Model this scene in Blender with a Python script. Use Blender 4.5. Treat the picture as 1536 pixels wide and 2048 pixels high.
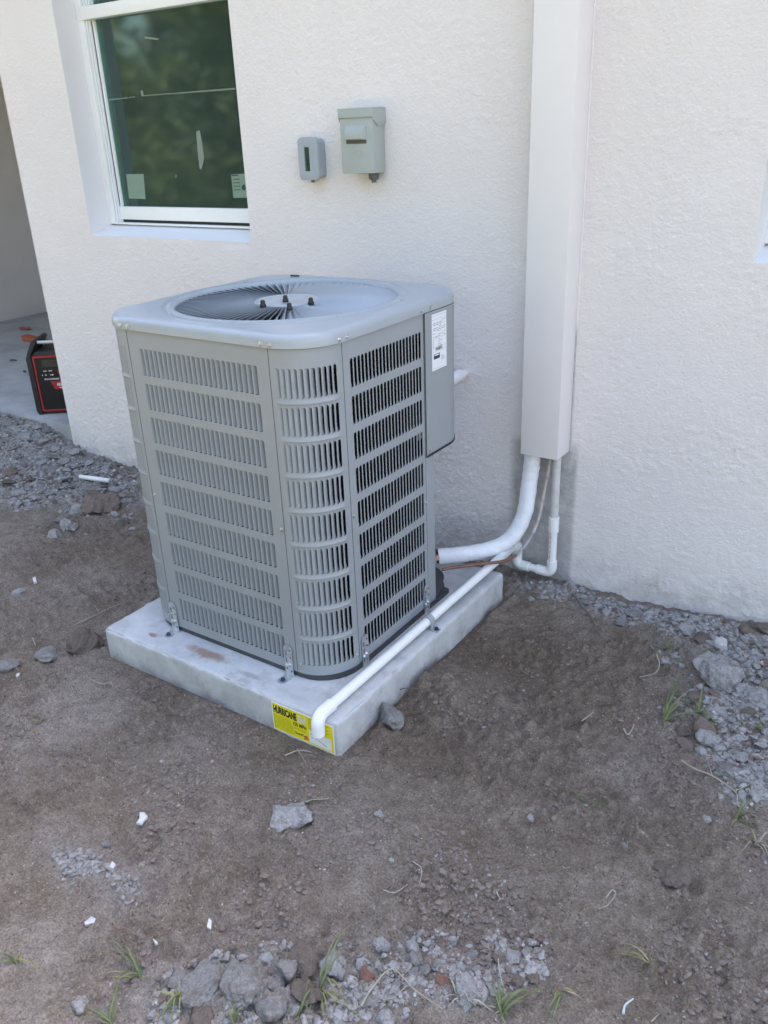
import bpy, bmesh, math, random
import numpy as np
from mathutils import Vector, Matrix
R = math.radians
random.seed(7)
sc = bpy.context.scene
for o in list(bpy.data.objects): bpy.data.objects.remove(o)
COL = sc.collection

# ------------------------------------------------------------------ camera
CX, CY, CZ = 1.16739, -2.44068, 1.33849
YAW, PIT, ROL, FPX = -0.609695, -0.422365, -0.041172, 1697.316
_f = Vector((math.sin(YAW)*math.cos(PIT), math.cos(YAW)*math.cos(PIT), math.sin(PIT)))
_r = Vector((math.cos(YAW), -math.sin(YAW), 0)); _u = _r.cross(_f)
c_, s_ = math.cos(ROL), math.sin(ROL)
_R, _U = c_*_r+s_*_u, -s_*_r+c_*_u
cam_d = bpy.data.cameras.new('camera'); cam = bpy.data.objects.new('camera', cam_d); COL.objects.link(cam)
cam.matrix_world = Matrix(((_R.x, _U.x, -_f.x, CX), (_R.y, _U.y, -_f.y, CY), (_R.z, _U.z, -_f.z, CZ), (0, 0, 0, 1)))
cam_d.sensor_fit = 'VERTICAL'; cam_d.sensor_height = 24; cam_d.lens = FPX/2048*24
cam_d.clip_start = .02; cam_d.clip_end = 2000
sc.camera = cam
sc.render.resolution_x, sc.render.resolution_y = 768, 1024

# ------------------------------------------------------------------ sky, sun, exposure
SUN_EL, SUN_AZ = 50, 12           # the sun stands behind the house (+y), so this side is in open shade
w = bpy.data.worlds.new('World'); sc.world = w; w.use_nodes = True
nt = w.node_tree; bg = nt.nodes['Background']
sky = nt.nodes.new('ShaderNodeTexSky'); sky.sky_type = 'NISHITA'; sky.sun_disc = False
sky.sun_elevation = R(SUN_EL); sky.sun_rotation = R(SUN_AZ); sky.air_density = 1.0; sky.dust_density = 3.0; sky.ozone_density = 0.4
nt.links.new(sky.outputs[0], bg.inputs[0]); bg.inputs[1].default_value = .13
sd = bpy.data.lights.new('sun', 'SUN'); sd.energy = 4.0; sd.angle = R(.53); sd.color = (1, .95, .87)
sun = bpy.data.objects.new('sun', sd); COL.objects.link(sun)
az = R(SUN_AZ); el = R(SUN_EL)
d_ = Vector((math.sin(az)*math.cos(el), math.cos(az)*math.cos(el), math.sin(el)))
sun.rotation_euler = d_.to_track_quat('Z', 'Y').to_euler(); sun.location = (2, 8, 9)
vs = sc.view_settings
vs.view_transform = 'Standard'; vs.look = 'None'; vs.exposure = 2.84; vs.gamma = 1; vs.use_curve_mapping = False

vs.use_white_balance = True; vs.white_balance_temperature = 7150; vs.white_balance_tint = 14     # the phone's automatic balance in open shade

sc.cycles.denoising_prefilter = 'ACCURATE'; sc.cycles.denoising_input_passes = 'RGB_ALBEDO_NORMAL'

# ------------------------------------------------------------------ pixel helpers
def ray(u, v):
    a, b = (u-768)/FPX, -(v-1024)/FPX
    return _f+_R*a+_U*b
def on_axis(u, v, ax, val):
    d = ray(u, v); c = Vector((CX, CY, CZ)); return c+d*((val-c[ax])/d[ax])
# ------------------------------------------------------------------ noise
def _hash(ix, iy, seed):
    n = (ix.astype(np.int64)*374761393+iy.astype(np.int64)*668265263+seed*974634777) & 0xffffffff
    n = ((n ^ (n >> 13))*1274126177) & 0xffffffff
    return ((n ^ (n >> 16)) & 0xffffff)/float(0xffffff)
def perlin(x, y, seed=0):
    x = np.asarray(x, float); y = np.asarray(y, float)
    x0 = np.floor(x); y0 = np.floor(y); fx = x-x0; fy = y-y0
    u = fx*fx*fx*(fx*(fx*6-15)+10); v = fy*fy*fy*(fy*(fy*6-15)+10)
    def g(dx, dy):
        a = _hash(x0+dx, y0+dy, seed)*2*np.pi
        return np.cos(a)*(fx-dx)+np.sin(a)*(fy-dy)
    return ((g(0, 0)*(1-u)+g(1, 0)*u)*(1-v)+(g(0, 1)*(1-u)+g(1, 1)*u)*v)*1.5
def fbm(x, y, s, oct=3, seed=0):
    t = 0; a = 1
    for k in range(oct):
        t = t+a*perlin(x*s, y*s, seed+k*17); s *= 2.1; a *= .5
    return t
def smooth(a, b, x):
    t = np.clip((x-a)/(b-a), 0, 1); return t*t*(3-2*t)

# ------------------------------------------------------------------ materials
MATS = {}
def mat(name, col, rough=.6, metal=0, vary=0, vscale=8, col2=None, bump=0, bscale=200, bdist=.002, spec=.5, coords='Object', detail=5):
    if name in MATS: return MATS[name]
    m = bpy.data.materials.new(name); m.use_nodes = True; MATS[name] = m
    n = m.node_tree.nodes; l = m.node_tree.links; b = n['Principled BSDF']
    b.inputs['Base Color'].default_value = (*col, 1); b.inputs['Roughness'].default_value = rough
    b.inputs['Metallic'].default_value = metal; b.inputs['Specular IOR Level'].default_value = spec
    tc = n.new('ShaderNodeTexCoord')
    if vary or col2:
        t = n.new('ShaderNodeTexNoise'); t.inputs['Scale'].default_value = vscale; t.inputs['Detail'].default_value = detail
        t.inputs['Roughness'].default_value = .62
        l.new(tc.outputs[coords], t.inputs['Vector'])
        r = n.new('ShaderNodeValToRGB'); r.color_ramp.elements[0].position = .3; r.color_ramp.elements[1].position = .7
        c2 = col2 or tuple(min(1, c*(1+vary)) for c in col); c1 = col if col2 else tuple(c*(1-vary) for c in col)
        r.color_ramp.elements[0].color = (*c1, 1); r.color_ramp.elements[1].color = (*c2, 1)
        l.new(t.outputs['Fac'], r.inputs['Fac']); l.new(r.outputs['Color'], b.inputs['Base Color'])
    if bump:
        t2 = n.new('ShaderNodeTexNoise'); t2.inputs['Scale'].default_value = bscale; t2.inputs['Detail'].default_value = 4
        l.new(tc.outputs[coords], t2.inputs['Vector'])
        bp = n.new('ShaderNodeBump'); bp.inputs['Strength'].default_value = bump; bp.inputs['Distance'].default_value = bdist
        l.new(t2.outputs['Fac'], bp.inputs['Height']); l.new(bp.outputs['Normal'], b.inputs['Normal'])
    return m
def nodes(m): return m.node_tree.nodes, m.node_tree.links, m.node_tree.nodes['Principled BSDF']

# ------------------------------------------------------------------ object helpers
def link(o, parent=None):
    COL.objects.link(o)
    if parent: o.parent = parent
    return o
def tag(o, label=None, cat=None, group=None, kind=None):
    if label: o['label'] = label
    if cat: o['category'] = cat
    if group: o['group'] = group
    if kind: o['kind'] = kind
    return o
def thing(name, label, cat, loc=(0, 0, 0), rotz=0, group=None):
    o = bpy.data.objects.new(name, None); o.location = loc; o.rotation_euler = (0, 0, rotz); o.empty_display_size = .05
    return tag(link(o), label, cat, group)
def mesh(name, V, F, material, parent=None, origin=None, smoothang=None):
    """V in world space; when the parent is an Empty, origin (its location) is taken off"""
    if origin is None:
        origin = (0, 0, 0)
        p = parent
        while p is not None:
            origin = tuple(a+b for a, b in zip(origin, p.location)); p = p.parent
    me = bpy.data.meshes.new(name)
    V = np.asarray(V, float)-np.array(origin)
    me.from_pydata(V.tolist(), [], F if isinstance(F, list) else F.tolist()); me.update()
    if isinstance(material, (list, tuple)):
        for mm in material: me.materials.append(mm)
    elif material: me.materials.append(material)
    if smoothang is not None: shade(me, smoothang)
    return link(bpy.data.objects.new(name, me), parent)
def shade(me, ang):
    me.polygons.foreach_set('use_smooth', [True]*len(me.polygons))
    if ang < 180:
        bm = bmesh.new(); bm.from_mesh(me)
        for e in bm.edges:
            if len(e.link_faces) == 2 and e.calc_face_angle(0) > R(ang): e.smooth = False
        bm.to_mesh(me); bm.free()
class MB:
    def __init__(s): s.V = []; s.F = []
    def add(s, V, F):
        k = len(s.V); s.V += [tuple(v) for v in V]; s.F += [tuple(i+k for i in f) for f in F]; return s
    def box(s, x0, x1, y0, y1, z0, z1):
        V = [(x, y, z) for x in (x0, x1) for y in (y0, y1) for z in (z0, z1)]
        return s.add(V, [(0, 1, 3, 2), (4, 6, 7, 5), (0, 4, 5, 1), (2, 3, 7, 6), (0, 2, 6, 4), (1, 5, 7, 3)])
    def quad(s, *P): return s.add(P, [tuple(range(len(P)))])
    def tube(s, pts, rad, seg=14, cap=True):
        P = [Vector(p) for p in pts]; n = len(P)
        rad = rad if hasattr(rad, '__len__') else [rad]*n
        T = [(P[min(i+1, n-1)]-P[max(i-1, 0)]).normalized() for i in range(n)]
        a = Vector((0, 0, 1)) if abs(T[0].z) < .9 else Vector((1, 0, 0))
        N = (a-T[0]*a.dot(T[0])).normalized(); V = []
        for i in range(n):
            N = (N-T[i]*N.dot(T[i])).normalized(); B = T[i].cross(N)
            for k in range(seg):
                t = 2*math.pi*k/seg; V.append(P[i]+(N*math.cos(t)+B*math.sin(t))*rad[i])
        F = [(i*seg+k, i*seg+(k+1) % seg, (i+1)*seg+(k+1) % seg, (i+1)*seg+k) for i in range(n-1) for k in range(seg)]
        if cap: F += [tuple(range(seg-1, -1, -1)), tuple((n-1)*seg+k for k in range(seg))]
        return s.add(V, F)
    def lathe(s, prof, c, axis='z', seg=20):
        V = []; n = len(prof)
        for r, h in prof:
            for k in range(seg):
                t = 2*math.pi*k/seg; p = (r*math.cos(t), r*math.sin(t), h)
                if axis == 'y': p = (p[0], -h, p[1])       # grows towards -y
                if axis == 'x': p = (h, p[0], p[1])        # grows towards +x
                V.append((c[0]+p[0], c[1]+p[1], c[2]+p[2]))
        F = [(i*seg+k, i*seg+(k+1) % seg, (i+1)*seg+(k+1) % seg, (i+1)*seg+k) for i in range(n-1) for k in range(seg)]
        F += [tuple(range(seg-1, -1, -1)), tuple((n-1)*seg+k for k in range(seg))]
        return s.add(V, F)
    def prism(s, poly, a0, a1, axis='y'):
        n = len(poly)
        def P(p, a): return {'y': (p[0], a, p[1]), 'x': (a, p[0], p[1]), 'z': (p[0], p[1], a)}[axis]
        V = [P(p, a0) for p in poly]+[P(p, a1) for p in poly]
        return s.add(V, [tuple(range(n)), tuple(range(2*n-1, n-1, -1))]+[(i, i+n, (i+1) % n+n, (i+1) % n) for i in range(n)])
    def build(s, name, material, parent=None, origin=None, smoothang=None, bevel=0, fix=True):
        o = mesh(name, s.V, s.F, material, parent, origin)
        if fix or bevel:
            bm = bmesh.new(); bm.from_mesh(o.data)
            if bevel:
                bmesh.ops.recalc_face_normals(bm, faces=bm.faces)
                ed = [e for e in bm.edges if len(e.link_faces) == 2 and e.calc_face_angle(0) > R(40)]
                bmesh.ops.bevel(bm, geom=ed, offset=bevel, segments=2, affect='EDGES', profile=.6)
            bmesh.ops.recalc_face_normals(bm, faces=bm.faces)
            bm.to_mesh(o.data); bm.free()
        if smoothang is not None or bevel: shade(o.data, smoothang or 35)
        return o
def rrect(x0, x1, z0, z1, r, n=4):
    P = []
    for cx, cz, a in ((x1-r, z1-r, 0), (x0+r, z1-r, 90), (x0+r, z0+r, 180), (x1-r, z0+r, 270)):
        for k in range(n+1):
            t = R(a+90*k/n); P.append((cx+r*math.cos(t), cz+r*math.sin(t)))
    return P
def text(name, body, size, material, parent, M, xs=1, bold=0, shear=0, spacing=1):
    cu = bpy.data.curves.new(name, 'FONT'); cu.body = body; cu.size = size; cu.offset = bold; cu.shear = shear; cu.space_character = spacing
    cu.resolution_u = 3
    t = bpy.data.objects.new(name, cu); COL.objects.link(t)
    bpy.context.view_layer.update()
    me = bpy.data.meshes.new_from_object(t); bpy.data.objects.remove(t)
    me.transform(M @ Matrix.Diagonal((xs, 1, 1, 1))); me.materials.clear(); me.materials.append(material); me.name = name
    return link(bpy.data.objects.new(name, me), parent)

# ================================================================== GROUND
PX0, PX1, PY0, PY1, PT = -.8035, .0785, -1.1225, -.2095, .099      # equipment pad, its top is z = 0
def gpx(u, v, z=-.1): return on_axis(u, v, 2, z)
RUB = []      # rubble patches (x, y, sx, sy, amount)
for u, v, sx, sy, a in [(40, 900, .55, .16, 1), (150, 955, .38, .17, 1), (240, 985, .24, .11, .9), (60, 965, .45, .16, .9), (10, 850, .6, .14, 1),
                        (1120, 1185, .10, .045, .9), (1250, 1225, .14, .05, .9), (1400, 1265, .13, .06, 1), (1500, 1320, .12, .11, 1), (1480, 1440, .10, .12, 1), (1510, 1560, .08, .08, .8),
                        (480, 1985, .10, .06, .75), (600, 1970, .11, .06, .7), (720, 1990, .10, .07, .65), (880, 1950, .11, .06, .7), (1010, 1915, .08, .05, .55), (420, 2020, .1, .05, .6),
                        (250, 1770, .06, .045, .5), (150, 1715, .09, .04, .5), (300, 2000, .08, .08, .4), (330, 1500, .2, .1, .15)]:
    p = gpx(u, v); RUB.append((p.x, p.y, sx, sy, a))
def rub(x, y):
    t = 0
    for cx, cy, sx, sy, a in RUB:
        t = np.maximum(t, a*np.exp(-(((x-cx)/sx)**2+((y-cy)/sy)**2)*.9))
    return t
DARK = []     # fresh dark soil
for u, v, sx, sy, a in [(1000, 1320, .30, .20, 1), (850, 1480, .28, .16, .9), (520, 1480, .30, .14, .8), (1150, 1420, .25, .2, .8), (300, 1350, .25, .12, .7), (250, 1090, .3, .14, .6), (900, 1700, .3, .2, .45), (1200, 1650, .3, .2, .4), (650, 1560, .3, .12, .6)]:
    p = gpx(u, v); DARK.append((p.x, p.y, sx, sy, a))
def dark(x, y):
    t = 0
    for cx, cy, sx, sy, a in DARK:
        t = np.maximum(t, a*np.exp(-(((x-cx)/sx)**2+((y-cy)/sy)**2)*.9))
    return t
def height(x, y):
    x = np.asarray(x, float); y = np.asarray(y, float)
    near = np.exp(-((x+.6)/6)**2-((y+.8)/5)**2)
    rb = rub(x, y)
    wx = x+.05*perlin(x*4, y*4, 91); wy = y+.05*perlin(x*4, y*4, 92)
    h = -.099+near*(.013*fbm(x, y, 2.2, 3, 1)+.008*fbm(wx, wy, 6, 2, 5)+.0065*fbm(wx, wy, 15, 2, 9))
    cl_ = smooth(-.25, .35, fbm(x, y, 2.8, 2, 71))                       # where the soil is cloddy rather than trampled
    n = perlin(wx*27, wy*27, 21); h = h+near*(.006+.016*cl_)*np.maximum(0, n-.02)
    n2 = perlin(x*60, y*60, 23); h = h+near*(.0055+.0085*cl_)*(np.maximum(0, n2-.05)+.3*n2)+near*(.0018+.002*cl_)*perlin(x*88, y*88, 27)
    n3 = perlin(wx*43+7, wy*43, 25); h = h-near*.006*np.maximum(0, n3-.34)
    # scraped ridges on the left, a heel mark or two in the soft soil
    rd = np.exp(-((x+1.25)/.6)**2-((y+1.15)/.45)**2)+.5*np.exp(-((x+.5)/.5)**2-((y+1.45)/.25)**2)
    h = h+rd*.009*np.abs(perlin((x*.5+y)*10, (x-y*.5)*3, 31))
    for fx, fy, fr_ in ((.34, -.62, .07), (.52, -.85, .08), (.30, -1.02, .06), (-.25, -1.38, .08), (.72, -1.05, .07), (.15, -1.33, .06)):
        d2 = ((x-fx)**2+(y-fy)**2)/fr_**2; h = h-.010*np.exp(-d2*1.6)*(1+.5*perlin(x*25, y*25, 33))+.006*np.exp(-(d2-1.6)**2*2)
    # crumbled mortar
    h = h+rb*near*(.030*np.abs(perlin(wx*12, wy*14, 41))+.022*np.abs(perlin(wx*27, wy*31, 43))+.007*perlin(x*60, y*70, 44)+.002)
    # banks: up to the porch, along the pad, along the wall at right
    h = h+.085*smooth(-2.35, -2.75, x)*smooth(-.30, .02, y)+.030*smooth(-1.4, -2.4, x)*smooth(-.5, 0, y)
    h = h+.030*np.exp(-((x-.17)/.10)**2-((y+.72)/.12)**2)+.014*np.exp(-((x-.15)/.12)**2-((y+.3)/.3)**2)
    h = h+.02*smooth(.45, .9, x)*smooth(-.5, -.05, y)
    h = h-.012*np.exp(-((x+.02)/.13)**2-((y+1.17)/.06)**2)
    dpad = np.hypot(np.maximum(np.maximum(PX0-x, x-PX1), 0), np.maximum(np.maximum(PY0-y, y-PY1), 0))
    h = h+np.exp(-(dpad/.035)**2)*(.004+.030*np.clip(fbm(x, y, 7, 3, 81)-.02, 0, 1))*smooth(-1.16, -1.02, y-.12*(x < -.1))
    # below the pad and the porch slab the ground stays under them
    ins = smooth(.03, 0, np.maximum(np.maximum(PX0-x, x-PX1), np.maximum(PY0-y, y-PY1)))
    h = h*(1-ins)+np.minimum(h, -.102)*ins
    h = np.where((x < XW_) & (y > -.02), np.minimum(h, .030), h)
    return h
XW_ = -2.40
def growth(a, b, n):
    k = np.arange(1, n+1)/n; return a+np.sign(b-a)*(abs(b-a)*(np.exp(7*k)-1)/(math.exp(7)-1))
gs = .0056
gx = np.concatenate([growth(-4.4, -500, 26)[::-1], np.arange(-4.4, -1.5, .0105), np.arange(-1.5, 1.35, gs), growth(1.35, 500, 30)])
gy = np.concatenate([growth(-2.3, -500, 28)[::-1], np.arange(-2.3, .12, gs), np.arange(.12, .4, .03), growth(.4, 500, 24)])
X, Y = np.meshgrid(gx, gy)
Z = height(X, Y)
nx, ny = len(gx), len(gy)
idx = np.arange(nx*ny).reshape(ny, nx)
Fq = np.stack([idx[:-1, :-1], idx[:-1, 1:], idx[1:, 1:], idx[1:, :-1]], -1).reshape(-1, 4)
def fastmesh(name, V, F, material):
    me = bpy.data.meshes.new(name)
    me.vertices.add(len(V)); me.vertices.foreach_set('co', np.asarray(V, np.float32).ravel())
    k = F.shape[1]
    me.loops.add(F.size); me.loops.foreach_set('vertex_index', F.astype(np.int32).ravel())
    me.polygons.add(len(F)); me.polygons.foreach_set('loop_start', np.arange(0, F.size, k, dtype=np.int32))
    me.polygons.foreach_set('use_smooth', np.ones(len(F), bool))
    me.update(calc_edges=True); me.materials.append(material)
    return link(bpy.data.objects.new(name, me))
m_soil = mat('soil', (.13, .105, .09), rough=.97, spec=.15)
n, l, b = nodes(m_soil)
tc = n.new('ShaderNodeTexCoord')
def noise(scale, detail=4, rough=.6):
    t = n.new('ShaderNodeTexNoise'); t.inputs['Scale'].default_value = scale; t.inputs['Detail'].default_value = detail; t.inputs['Roughness'].default_value = rough
    l.new(tc.outputs['Object'], t.inputs['Vector']); return t.outputs['Fac']
def ramp(fac, p0, p1, c0=(0, 0, 0), c1=(1, 1, 1)):
    r = n.new('ShaderNodeValToRGB'); r.color_ramp.elements[0].position = p0; r.color_ramp.elements[1].position = p1
    r.color_ramp.elements[0].color = (*c0, 1); r.color_ramp.elements[1].color = (*c1, 1); l.new(fac, r.inputs['Fac']); return r.outputs['Color']
def mix(fac, a, b_, mode='MIX'):
    m = n.new('ShaderNodeMix'); m.data_type = 'RGBA'; m.blend_type = mode
    for s, v in ((m.inputs[0], fac), (m.inputs[6], a), (m.inputs[7], b_)):
        if isinstance(v, (int, float)): s.default_value = v
        elif isinstance(v, tuple): s.default_value = (*v, 1)
        else: l.new(v, s)
    return m.outputs[2]
def math_(op, a, b_=0):
    m = n.new('ShaderNodeMath'); m.operation = op; m.use_clamp = True
    for s, v in ((m.inputs[0], a), (m.inputs[1], b_)):
        if isinstance(v, (int, float)): s.default_value = v
        else: l.new(v, s)
    return m.outputs[0]
def attr(nm):
    a = n.new('ShaderNodeAttribute'); a.attribute_name = nm; return a.outputs['Fac']
base = ramp(noise(3.2, 6, .65), .32, .68, (.212, .171, .132), (.318, .272, .230))
base = mix(ramp(noise(1.7, 5, .6), .48, .64), base, mix(1.0, base, (1.12, 1.16, 1.21), 'MULTIPLY'))
base = mix(math_('MULTIPLY', attr('dark'), .85), base, mix(ramp(noise(9, 5), .3, .7), (.149, .111, .082), (.212, .166, .129)))
base = mix(math_('MULTIPLY', attr('rub'), ramp(noise(14, 6, .7), .05, .45)), base, mix(ramp(noise(40, 4), .3, .7), (.31, .292, .28), (.48, .47, .46)))
base = mix(ramp(noise(22, 6, .75), .40, .64), base, mix(1.0, base, (.70, .67, .65), 'MULTIPLY'))
base = mix(1.0, base, ramp(noise(190, 5, .8), .32, .68, (.50, .48, .46), (1.50, 1.50, 1.50)), 'MULTIPLY')
base = mix(ramp(noise(150, 3, .6), .635, .68), base, (.40, .37, .35))
base = mix(ramp(noise(95, 5, .7), .32, .40, (1, 1, 1), (0, 0, 0)), base, mix(1.0, base, (.50, .46, .44), 'MULTIPLY'))
base = mix(attr('lawn'), base, mix(ramp(noise(1.3, 6), .35, .65), (.12, .13, .06), (.20, .19, .11)))
l.new(base, b.inputs['Base Color'])
bp = n.new('ShaderNodeBump'); bp.inputs['Strength'].default_value = .9; bp.inputs['Distance'].default_value = .006
hh = n.new('ShaderNodeMath'); hh.operation = 'ADD'; l.new(noise(120, 6, .7), hh.inputs[0]); l.new(noise(420, 3, .6), hh.inputs[1])
l.new(hh.outputs[0], bp.inputs['Height']); l.new(bp.outputs['Normal'], b.inputs['Normal'])
ground = fastmesh('ground', np.stack([X, Y, Z], -1).reshape(-1, 3), Fq, m_soil)
tag(ground, kind='structure', label='bare grey-brown dirt yard strewn with rubble')
for nm, fn in (('rub', rub), ('dark', dark), ('lawn', lambda x, y: smooth(-3.2, -5, y+.6*perlin(x*1.5, y*1.5, 3)))):
    a = ground.data.attributes.new(nm, 'FLOAT', 'POINT'); a.data.foreach_set('value', np.asarray(fn(X, Y), np.float32).ravel())
def gz(x, y): return float(height(np.array([x]), np.array([y]))[0])
def gpos(u, v):
    p = gpx(u, v)
    for k in range(5): p = gpx(u, v, gz(p.x, p.y))
    return p

# ================================================================== HOUSE
XW = -2.4215                                  # left end of the wall, at the porch
WX0, WX1, WZ0, WZ1 = -2.002, -1.087, .977, 2.25
VX0, VX1, VZ0, VZ1 = .676, 1.6, .985, 2.25    # second window, at the right edge
WALLR, WALLT = 4.2, 2.75
m_st = mat('stucco_paint', (.77, .735, .715), rough=.9, spec=.25)
n, l, b = nodes(m_st); tc = n.new('ShaderNodeTexCoord')
bc = ramp(noise(1.1, 5, .6), .3, .7, (.78, .732, .712), (.825, .78, .76))
geo = n.new('ShaderNodeSeparateXYZ'); l.new(tc.outputs['Object'], geo.inputs[0])
def rng(sock, a, b_):
    m = n.new('ShaderNodeMapRange'); m.interpolation_type = 'SMOOTHSTEP'; m.clamp = True
    m.inputs[1].default_value = a; m.inputs[2].default_value = b_; l.new(sock, m.inputs[0]); return m.outputs[0]
# bare grey render left unpainted where the pipes come out, and splashed mud along the foot
gx_ = math_('MULTIPLY', rng(geo.outputs['X'], -.02, .02), rng(geo.outputs['X'], .235, .215))
gz_ = math_('MULTIPLY', math_('MULTIPLY', gx_, rng(geo.outputs['Z'], .42, .36)), ramp(noise(9, 5, .7), .30, .50, (.35, .35, .35)))
bc = mix(math_('MULTIPLY', gz_, .9), bc, mix(ramp(noise(30, 4), .3, .7), (.36, .35, .34), (.48, .47, .46)))
mud = math_('MULTIPLY', rng(geo.outputs['Z'], .12, -.09), ramp(noise(11, 6, .7), .38, .72))
bc = mix(math_('MULTIPLY', mud, .75), bc, (.36, .33, .32))
l.new(bc, b.inputs['Base Color'])
bp = n.new('ShaderNodeBump'); bp.inputs['Strength'].default_value = .9; bp.inputs['Distance'].default_value = .005
l.new(noise(110, 6, .7), bp.inputs['Height']); l.new(bp.outputs['Normal'], b.inputs['Normal'])
m_stp = mat('stucco_smooth', (.75, .72, .71), rough=.85, bump=.3, bscale=150, spec=.25)

house = thing('house', 'pale stucco house wall with white windows and recessed porch', 'house', (0, 0, 0))
def axis_cells(a, b, step, breaks):
    pts = sorted(set([a, b]+[q for q in breaks if a < q < b])); out = []
    for p, q in zip(pts[:-1], pts[1:]):
        k = max(1, int(round((q-p)/step))); out += list(np.linspace(p, q, k+1)[:-1])
    return np.array(out+[b])
wx = axis_cells(XW, WALLR, .0065, [WX0, WX1, VX0, VX1, 1.35]); wx = wx[(wx <= 1.3501) | (np.arange(len(wx)) % 24 == 0) | (wx >= WALLR-1e-6) | (np.abs(wx-VX1) < 1e-6)]
wz = axis_cells(-.45, WALLT, .0065, [WZ0, WZ1, VZ0, VZ1, 1.95]); wz = wz[(wz <= 1.9501) | (np.arange(len(wz)) % 20 == 0) | (wz >= WALLT-1e-6) | (np.abs(wz-WZ1) < 1e-6)]
A, B = np.meshgrid(wx, wz)
n1 = perlin(A*26, B*26, 51); n2 = perlin(A*62, B*62, 52); n3 = perlin(A*130, B*130, 53)
patch = .55+.45*smooth(-.2, .35, fbm(A, B, 1.6, 3, 54))
rough_low = 1+.4*smooth(.8, .1, B)
disp = 1.0*patch*rough_low*(.0007*n1+.0030*np.clip(n2-.10, 0, .26)+.0022*n3*(n2 > -.1)+.0048*np.clip(perlin(A*52, B*64, 57)-.26, 0, .2))
disp += .0014*fbm(A, B, 3, 2, 58)
def edge_dist(x0, x1, z0, z1):
    dx = np.maximum(np.maximum(x0-A, A-x1), 0); dz = np.maximum(np.maximum(z0-B, B-z1), 0); return np.hypot(dx, dz)
k = np.minimum(smooth(0, .02, edge_dist(WX0, WX1, WZ0, WZ1)), smooth(0, .02, edge_dist(VX0, VX1, VZ0, VZ1)))
k = k*smooth(XW, XW+.012, A)
yy = -disp*k
wi = np.arange(A.size).reshape(A.shape)
cx_ = (wx[:-1]+wx[1:])/2; cz_ = (wz[:-1]+wz[1:])/2; CXm, CZm = np.meshgrid(cx_, cz_)
hole = ((CXm > WX0) & (CXm < WX1) & (CZm > WZ0) & (CZm < WZ1)) | ((CXm > VX0) & (CXm < VX1) & (CZm > VZ0) & (CZm < VZ1))
Q = np.stack([wi[:-1, :-1], wi[:-1, 1:], wi[1:, 1:], wi[1:, :-1]], -1)[~hole]
wall = fastmesh('wall', np.stack([A, yy, B], -1).reshape(-1, 3), Q, m_st); wall.parent = house
RD = .118                                     # reveal depth
mb = MB(); mb.quad((XW, 0, -.45), (XW, .24, -.45), (XW, .24, WALLT), (XW, 0, WALLT)); mb.build('wall_end', m_stp, house)      # wall end at the porch
for x0, x1, z0, z1 in ((WX0, WX1, WZ0, WZ1), (VX0, VX1, VZ0, VZ1)):
    mb = MB()
    mb.quad((x0, 0, z0), (x0, 0, z1), (x0, RD, z1), (x0, RD, z0))
    mb.quad((x1, 0, z0), (x1, RD, z0), (x1, RD, z1), (x1, 0, z1))
    mb.quad((x0, 0, z1), (x1, 0, z1), (x1, RD, z1), (x0, RD, z1))
    o = mb.build('reveal', m_stp, house)
    bm = bmesh.new(); bm.from_mesh(o.data); bmesh.ops.remove_doubles(bm, verts=bm.verts, dist=1e-5); bmesh.ops.recalc_face_normals(bm, faces=bm.faces); bm.to_mesh(o.data); bm.free()
m_sill = mat('sill_paint', (.80, .79, .79), rough=.7, bump=.2, bscale=120)
# porch recess: side wall, back wall, ceiling; then the body of the house behind and its roof
mb = MB(); mb.box(-5.45, -5.30, .02, 1.95, -.3, WALLT)
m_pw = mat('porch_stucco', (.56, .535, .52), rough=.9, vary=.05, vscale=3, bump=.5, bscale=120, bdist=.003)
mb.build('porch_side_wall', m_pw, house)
mb = MB(); mb.box(-5.30, XW, 1.95, 2.1, -.3, WALLT); mb.build('porch_back_wall', m_st, house)
mb = MB(); mb.box(XW+.002, XW+.10, .24, 1.95, -.3, WALLT); mb.build('porch_inner_wall', m_stp, house)
mb = MB(); mb.box(-9, -5.45, .0, .15, -.45, WALLT); mb.build('far_wall', m_stp, house)
m_shingle = mat('roof_shingle', (.16, .14, .13), rough=.95, vary=.3, vscale=20)
mb = MB()
mb.box(-9.3, WALLR+.3, -.30, 10, WALLT+.002, WALLT+.16)
mb.add([(-9.3, -.30, WALLT+.162), (WALLR+.3, -.30, WALLT+.162), (WALLR+.3, 5, WALLT+1.9), (-9.3, 5, WALLT+1.9), (WALLR+.3, 10, WALLT+.162), (-9.3, 10, WALLT+.162)], [(0, 1, 2, 3), (3, 2, 4, 5), (1, 4, 2), (0, 3, 5)])
mb.build('roof', m_shingle, house)
mb = MB()     # dark unlit room behind the windows (one shell)
mb.box(XW+.11, WALLR-.05, .26, 4, .05, WALLT-.05)
room = mb.build('room_shell', mat('room_paint', (.55, .57, .55), rough=.9, vary=.2, vscale=1.5), house)
bm = bmesh.new(); bm.from_mesh(room.data)
dl = [f for f in bm.faces if abs(f.calc_center_median().y-.26) < 1e-4]; bmesh.ops.delete(bm, geom=dl, context='FACES_ONLY'); bm.to_mesh(room.data); bm.free()
# porch slab
m_slab = mat('porch_concrete', (.36, .36, .365), rough=.85, vary=.22, vscale=5, bump=.3, bscale=90)
mb = MB(); mb.box(-5.30, XW-.002, .025, 1.95, -.3, .045)
o = mb.build('porch_slab', m_slab, bevel=.006); tag(o, kind='structure', label='bare concrete porch slab under the red and black radio')

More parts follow.
